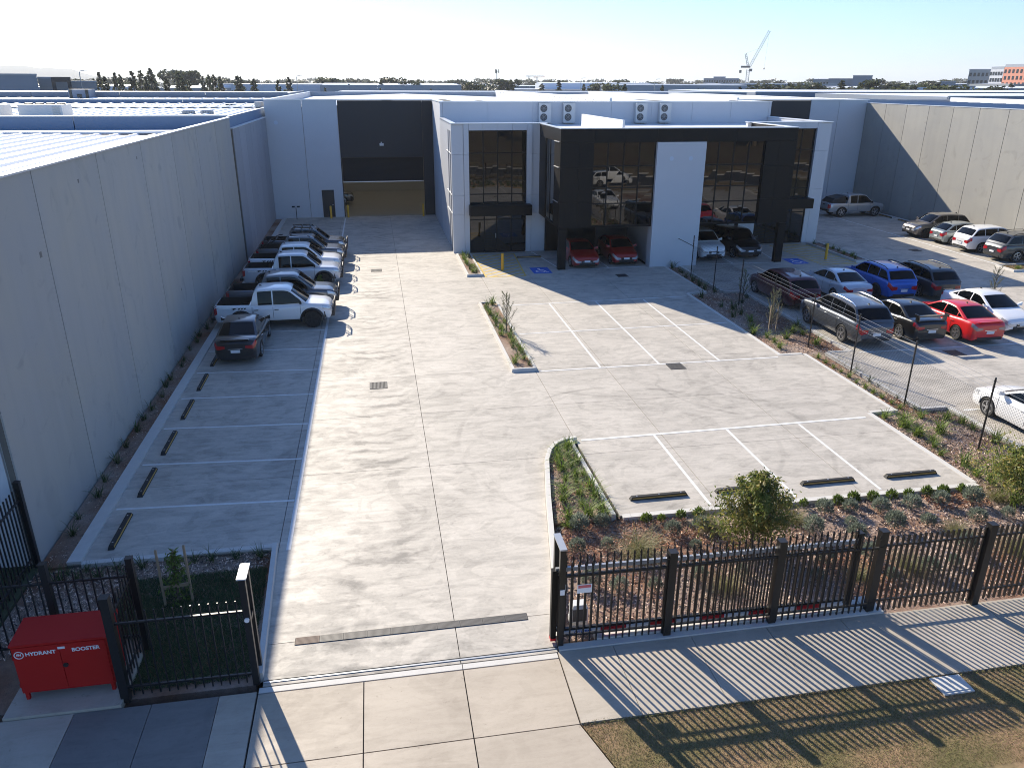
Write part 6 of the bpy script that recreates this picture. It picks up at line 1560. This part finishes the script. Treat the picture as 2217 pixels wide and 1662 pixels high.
for k in range(3):
    a = k*2.09; b = MB(); b.box(1.0*math.cos(a)-.22, 1.0*math.cos(a)+.22, 1.0*math.sin(a)-.15, 1.0*math.sin(a)+.15, z-1.6, z+.3); b.tube([(0, 0, z-.7), (math.cos(a), math.sin(a), z-.7)], .07, 4); b.obj('antenna_panel', M['fan'], t)
b = MB(); b.lathe([(.8, z-5), (.9, z-4.6), (.8, z-4.2)], n=10); b.obj('collar', M['fan'], t)

for px_, D, y_ in ((172, 205, 164), (640, 260, 170), (1255, 300, 172), (1415, 280, 174), (1690, 320, 176)):
    x, y = far(px_, D); z = ztop(y_, D); t = thing('light_pole', 'slim street light pole standing among the distant sheds', 'light pole', (x, y, 0), 0, 'distant light poles')
    b = MB(); b.tube([(0, 0, 0), (0, 0, z), (.25, 0, z+.4), (1.1, 0, z+.55)], [.14, .10, .08, .07], 6); b.obj('pole', M['galv'], t)
    b = MB(); b.box(1.0, 1.7, -.15, .15, z+.5, z+.62); b.obj('lamp_head', M['hvac'], t)
# distant trees ------------------------------------------------------------------
def crown_gum(seed, n=900, cl=13):
    """unit-height gum: bare forked trunk, clumped billowy crown"""
    r = random.Random(seed); tb = MB(); lb = MB(); clumps = []
    tb.tube([(0, 0, 0), (.01, 0, .25), (.0, .01, .45)], [.028, .022, .014], 6)
    for k in range(cl):
        yaw = r.uniform(0, 2*PI); h = r.uniform(.42, .88); rad = .26*math.sin(PI*min(1, (h-.3)/.75))*r.uniform(.4, 1.2)
        c = Vector((math.cos(yaw)*rad, math.sin(yaw)*rad, h)); clumps.append((c, r.uniform(.075, .14)))
        tb.tube([(0, 0, .3+.1*r.random()), c*.6+Vector((0, 0, .12)), c], [.012, .008, .004], 4)
    for _ in range(n):
        c, s = r.choice(clumps); d = Vector((r.gauss(0, 1), r.gauss(0, 1), r.gauss(0, .75))); d = d/ max(.3, d.length)*r.uniform(.5, 1.0)*s
        p = c+d; u = Vector((r.gauss(0, 1), r.gauss(0, 1), r.gauss(0, 1))).normalized(); v = u.orthogonal().normalized(); q = r.uniform(.020, .038)
        lb.quad(tuple(p-u*q), tuple(p+v*q), tuple(p+u*q), tuple(p-v*q))
    return tb.mesh('trunk', M['bark']), lb.mesh('crown', M['fartree'])
def crown_pine(seed, n=800):
    r = random.Random(seed); tb = MB(); lb = MB()
    tb.tube([(0, 0, 0), (0, 0, .95)], [.022, .004], 6)
    for _ in range(n):
        h = .1+.9*(1-r.random()**.6*1.0) if r.random() < .5 else r.uniform(.12, 1); lay = .75+.35*math.sin(h*34+seed)
        yaw = r.uniform(0, 2*PI); rad = .19*(1-h)**.75*lay*r.uniform(.35, 1.1)*(1+.25*math.sin(yaw*2+seed))+.008
        p = Vector((math.cos(yaw)*rad, math.sin(yaw)*rad, h)); u = Vector((math.cos(yaw), math.sin(yaw), r.uniform(-.2, .6))).normalized(); v = Vector((r.gauss(0, 1), r.gauss(0, 1), r.gauss(0, 1))).normalized(); q = r.uniform(.016, .032)
        lb.quad(tuple(p-u*q), tuple(p+v*q), tuple(p+u*q), tuple(p-v*q))
    return tb.mesh('trunk', M['bark']), lb.mesh('crown', M['farpine'])
GUM = [crown_gum(s) for s in range(1, 7)]; PINE = [crown_pine(s) for s in (21, 22, 23)]
rt = random.Random(9)
def tree(px_, D, ytop_, kind, lab, grp, wide=1.0, name=None):
    x, y = far(px_, D); H = max(4.0, ztop(ytop_, D, px_)); tm, cm = rt.choice(GUM if kind == 'gum' else PINE)
    t = thing(name or ('gum_tree' if kind == 'gum' else 'pine_tree'), lab, 'tree', (x, y, -.3), rt.uniform(0, 6.28), grp); t.scale = (H*wide, H*wide, H)
    link('trunk', tm, t); link('crown', cm, t)
L1 = 'dark conical tree behind the left factory roofs'
for px_, y_ in ((201, 168), (213, 157), (224, 164), (247, 158), (258, 160), (285, 154), (303, 153), (313, 165), (325, 149), (333, 168), (357, 168), (385, 156), (392, 165), (405, 170), (436, 164), (449, 161), (461, 160), (474, 164), (511, 163), (518, 165), (546, 168), (598, 171), (622, 166), (752, 180), (822, 172), (820, 189), (700, 188), (930, 190), (1096, 188), (1208, 172), (1350, 181), (1432, 182), (1600, 186)):
    tree(px_, rt.uniform(205, 265), y_, 'pine', L1 if px_ < 640 else 'dark conical tree among sheds on the centre horizon', 'dark conical trees among the roofs', rt.uniform(.9, 1.25))
for px_, y_ in ((378, 147), (400, 148)): tree(px_, 330, y_, 'gum', ('left' if px_ < 390 else 'right') + ' of the two big round topped gums on the left skyline', 'two big gums on the left skyline', 1.35)
for px_, y_ in ((5, 172), (706, 160), (738, 167), (850, 162), (884, 164), (895, 168), (1030, 170), (1060, 172), (1295, 175), (1320, 176), (1505, 186), (1700, 178), (1718, 180), (1735, 176), (1810, 184), (1850, 182), (1893, 164), (1912, 172), (1940, 176), (1962, 178), (1985, 172), (2010, 172), (2030, 178), (2125, 182), (2165, 178), (2185, 182), (2200, 185), (1660, 186), (1640, 188), (1560, 190), (1535, 191)):
    tree(px_, rt.uniform(260, 330), y_, 'gum', 'mid distance gum tree above the roofs beyond the warehouse', 'mid distance gums beyond the warehouse', rt.uniform(1.1, 1.6))
for i in range(24):
    px_ = 1640+i*18+rt.uniform(-9, 9); tree(px_, rt.uniform(230, 310), rt.uniform(173, 186), 'gum' if rt.random() < .75 else 'pine', 'bushy tree before the grey office blocks on the right', 'bushy trees before the right office blocks', rt.uniform(1.6, 2.4))
for i in range(32):
    px_ = -40+i*72+rt.uniform(-17, 17); tree(px_, rt.uniform(300, 420), rt.uniform(166, 186), 'gum' if rt.random() < .8 else 'pine', 'mid grey green tree in front of the far treeline', 'mid distance trees before the far treeline', rt.uniform(1.2, 1.9))
for i in range(52):
    px_ = -30+i*44+rt.uniform(-20, 20); tree(px_, rt.uniform(420, 640), rt.uniform(165, 182), 'gum', 'hazy gum tree in the far treeline', 'hazy trees of the far treeline', rt.uniform(1.3, 2.0))
for i in range(70):
    px_ = -30+i*33+rt.uniform(-15, 15); tree(px_, rt.uniform(800, 1150), rt.uniform(166, 174) + (2 if px_ > 1200 else 0), 'gum', 'very hazy tree on the horizon line', 'very hazy trees on the horizon', rt.uniform(1.4, 2.4))
# one far wood along the horizon, too far to count
b = MB(); rr = random.Random(3)
for _ in range(9000):
    px_ = rr.uniform(-150, 2370); D = rr.uniform(1400, 1900); x, y = far(px_, D); q = rr.uniform(1.2, 3.2); top_ = 9+6*(.5+.5*math.sin(px_*.031)+.4*math.sin(px_*.083+1))
    z = rr.uniform(0, top_); u = Vector((rr.gauss(0, 1), rr.gauss(0, 1), rr.gauss(0, 1))).normalized(); v = u.orthogonal().normalized(); p = Vector((x, y, z))
    b.quad(tuple(p-u*q), tuple(p+v*q), tuple(p+u*q), tuple(p-v*q))
o = b.obj('far_wood', M['fartree']); o['kind'] = 'stuff'; tag(o, 'continuous hazy band of bush along the horizon', 'wood')
# hills on the left horizon
rows = []; n = 60
for j, (D, k) in enumerate(((3700, 0), (3900, .6), (4150, 1.0), (4400, .7))):
    row = []
    for i in range(n+1):
        px_ = -420+i*17; x, y = far(px_, D); h = 62*math.exp(-((px_+60)/190)**2)+36*math.exp(-((px_-130)/110)**2)+4*math.sin(px_*.05)+2.2*math.sin(px_*.13); row.append((x, y, -.4+max(0, h)*k))
    rows.append(row)
b = MB(); b.grid(rows); struct(b.obj('hills', M['hill'], smooth=80))
# bush and a pale wall across the street, seen only as reflections in the glass
for i in range(14):
    tm, cm = rt.choice(GUM); x = -30+i*9+rt.uniform(-3, 3); H = rt.uniform(7, 12)
    t = thing('gum_tree', 'gum tree across the street, mirrored darkly in the office glass', 'tree', (x, -45-rt.uniform(0, 50), -.2), rt.uniform(0, 6), 'trees mirrored in the office glass'); t.scale = (H*1.3, H*1.3, H)
    link('trunk', tm, t); link('crown', cm, t)

# ---------------------------------------------------------------- air
HAZE = True
if HAZE:
    b = MB(); b.box(-8000, 9000, -280, 9000, -1.6, 160)
    hm = bpy.data.materials.new('haze'); hm.use_nodes = True; nt = hm.node_tree; nt.nodes.clear()
    ov = nt.nodes.new('ShaderNodeOutputMaterial'); pv = nt.nodes.new('ShaderNodeVolumePrincipled'); pv.inputs['Density'].default_value = 0.00017; pv.inputs['Color'].default_value = (.90, .94, 1.0, 1); pv.inputs['Anisotropy'].default_value = 0.2
    nt.links.new(pv.outputs[0], ov.inputs['Volume'])
    o = b.obj('haze', hm); o['kind'] = 'stuff'

# ---------------------------------------------------------------- tell repeats apart by their order in view
ORD = 'first second third fourth fifth sixth seventh eighth ninth tenth eleventh twelfth thirteenth fourteenth fifteenth sixteenth seventeenth eighteenth nineteenth twentieth'.split()
ORD += ['twenty-'+o for o in ORD[:9]] + ['thirtieth'] + ['thirty-'+o for o in ORD[:9]] + ['fortieth'] + ['forty-'+o for o in ORD[:9]] + ['fiftieth'] + ['fifty-'+o for o in ORD[:9]]
Mi = cam.matrix_world.inverted()
def screen(o):
    p = Mi @ o.matrix_basis.translation
    return (p.x/-p.z*1.2025, p.y/-p.z*1.2025, -p.z) if p.z < -1 else None
byl = {}
for o in COL.objects:
    if o.parent is None and 'label' in o and 'group' in o: byl.setdefault((o['group'], o['label']), []).append(o)
for (g, l), os_ in byl.items():
    if len(os_) < 2: continue
    vis = [(screen(o), o) for o in os_]; vis = [(s, o) for s, o in vis if s and abs(s[0]) < .88 and abs(s[1]) < .66]
    if len(vis) < 2 or len(vis) > 59: continue
    xr = max(s[0] for s, o in vis)-min(s[0] for s, o in vis); yr = max(s[1] for s, o in vis)-min(s[1] for s, o in vis)
    if xr >= yr*.8: vis.sort(key=lambda q: q[0][0]); w_ = 'from the left'
    else: vis.sort(key=lambda q: q[0][2]); w_ = 'from the front'
    for i, (s, o) in enumerate(vis): o['label'] = f'{l}, {ORD[i]} {w_}'
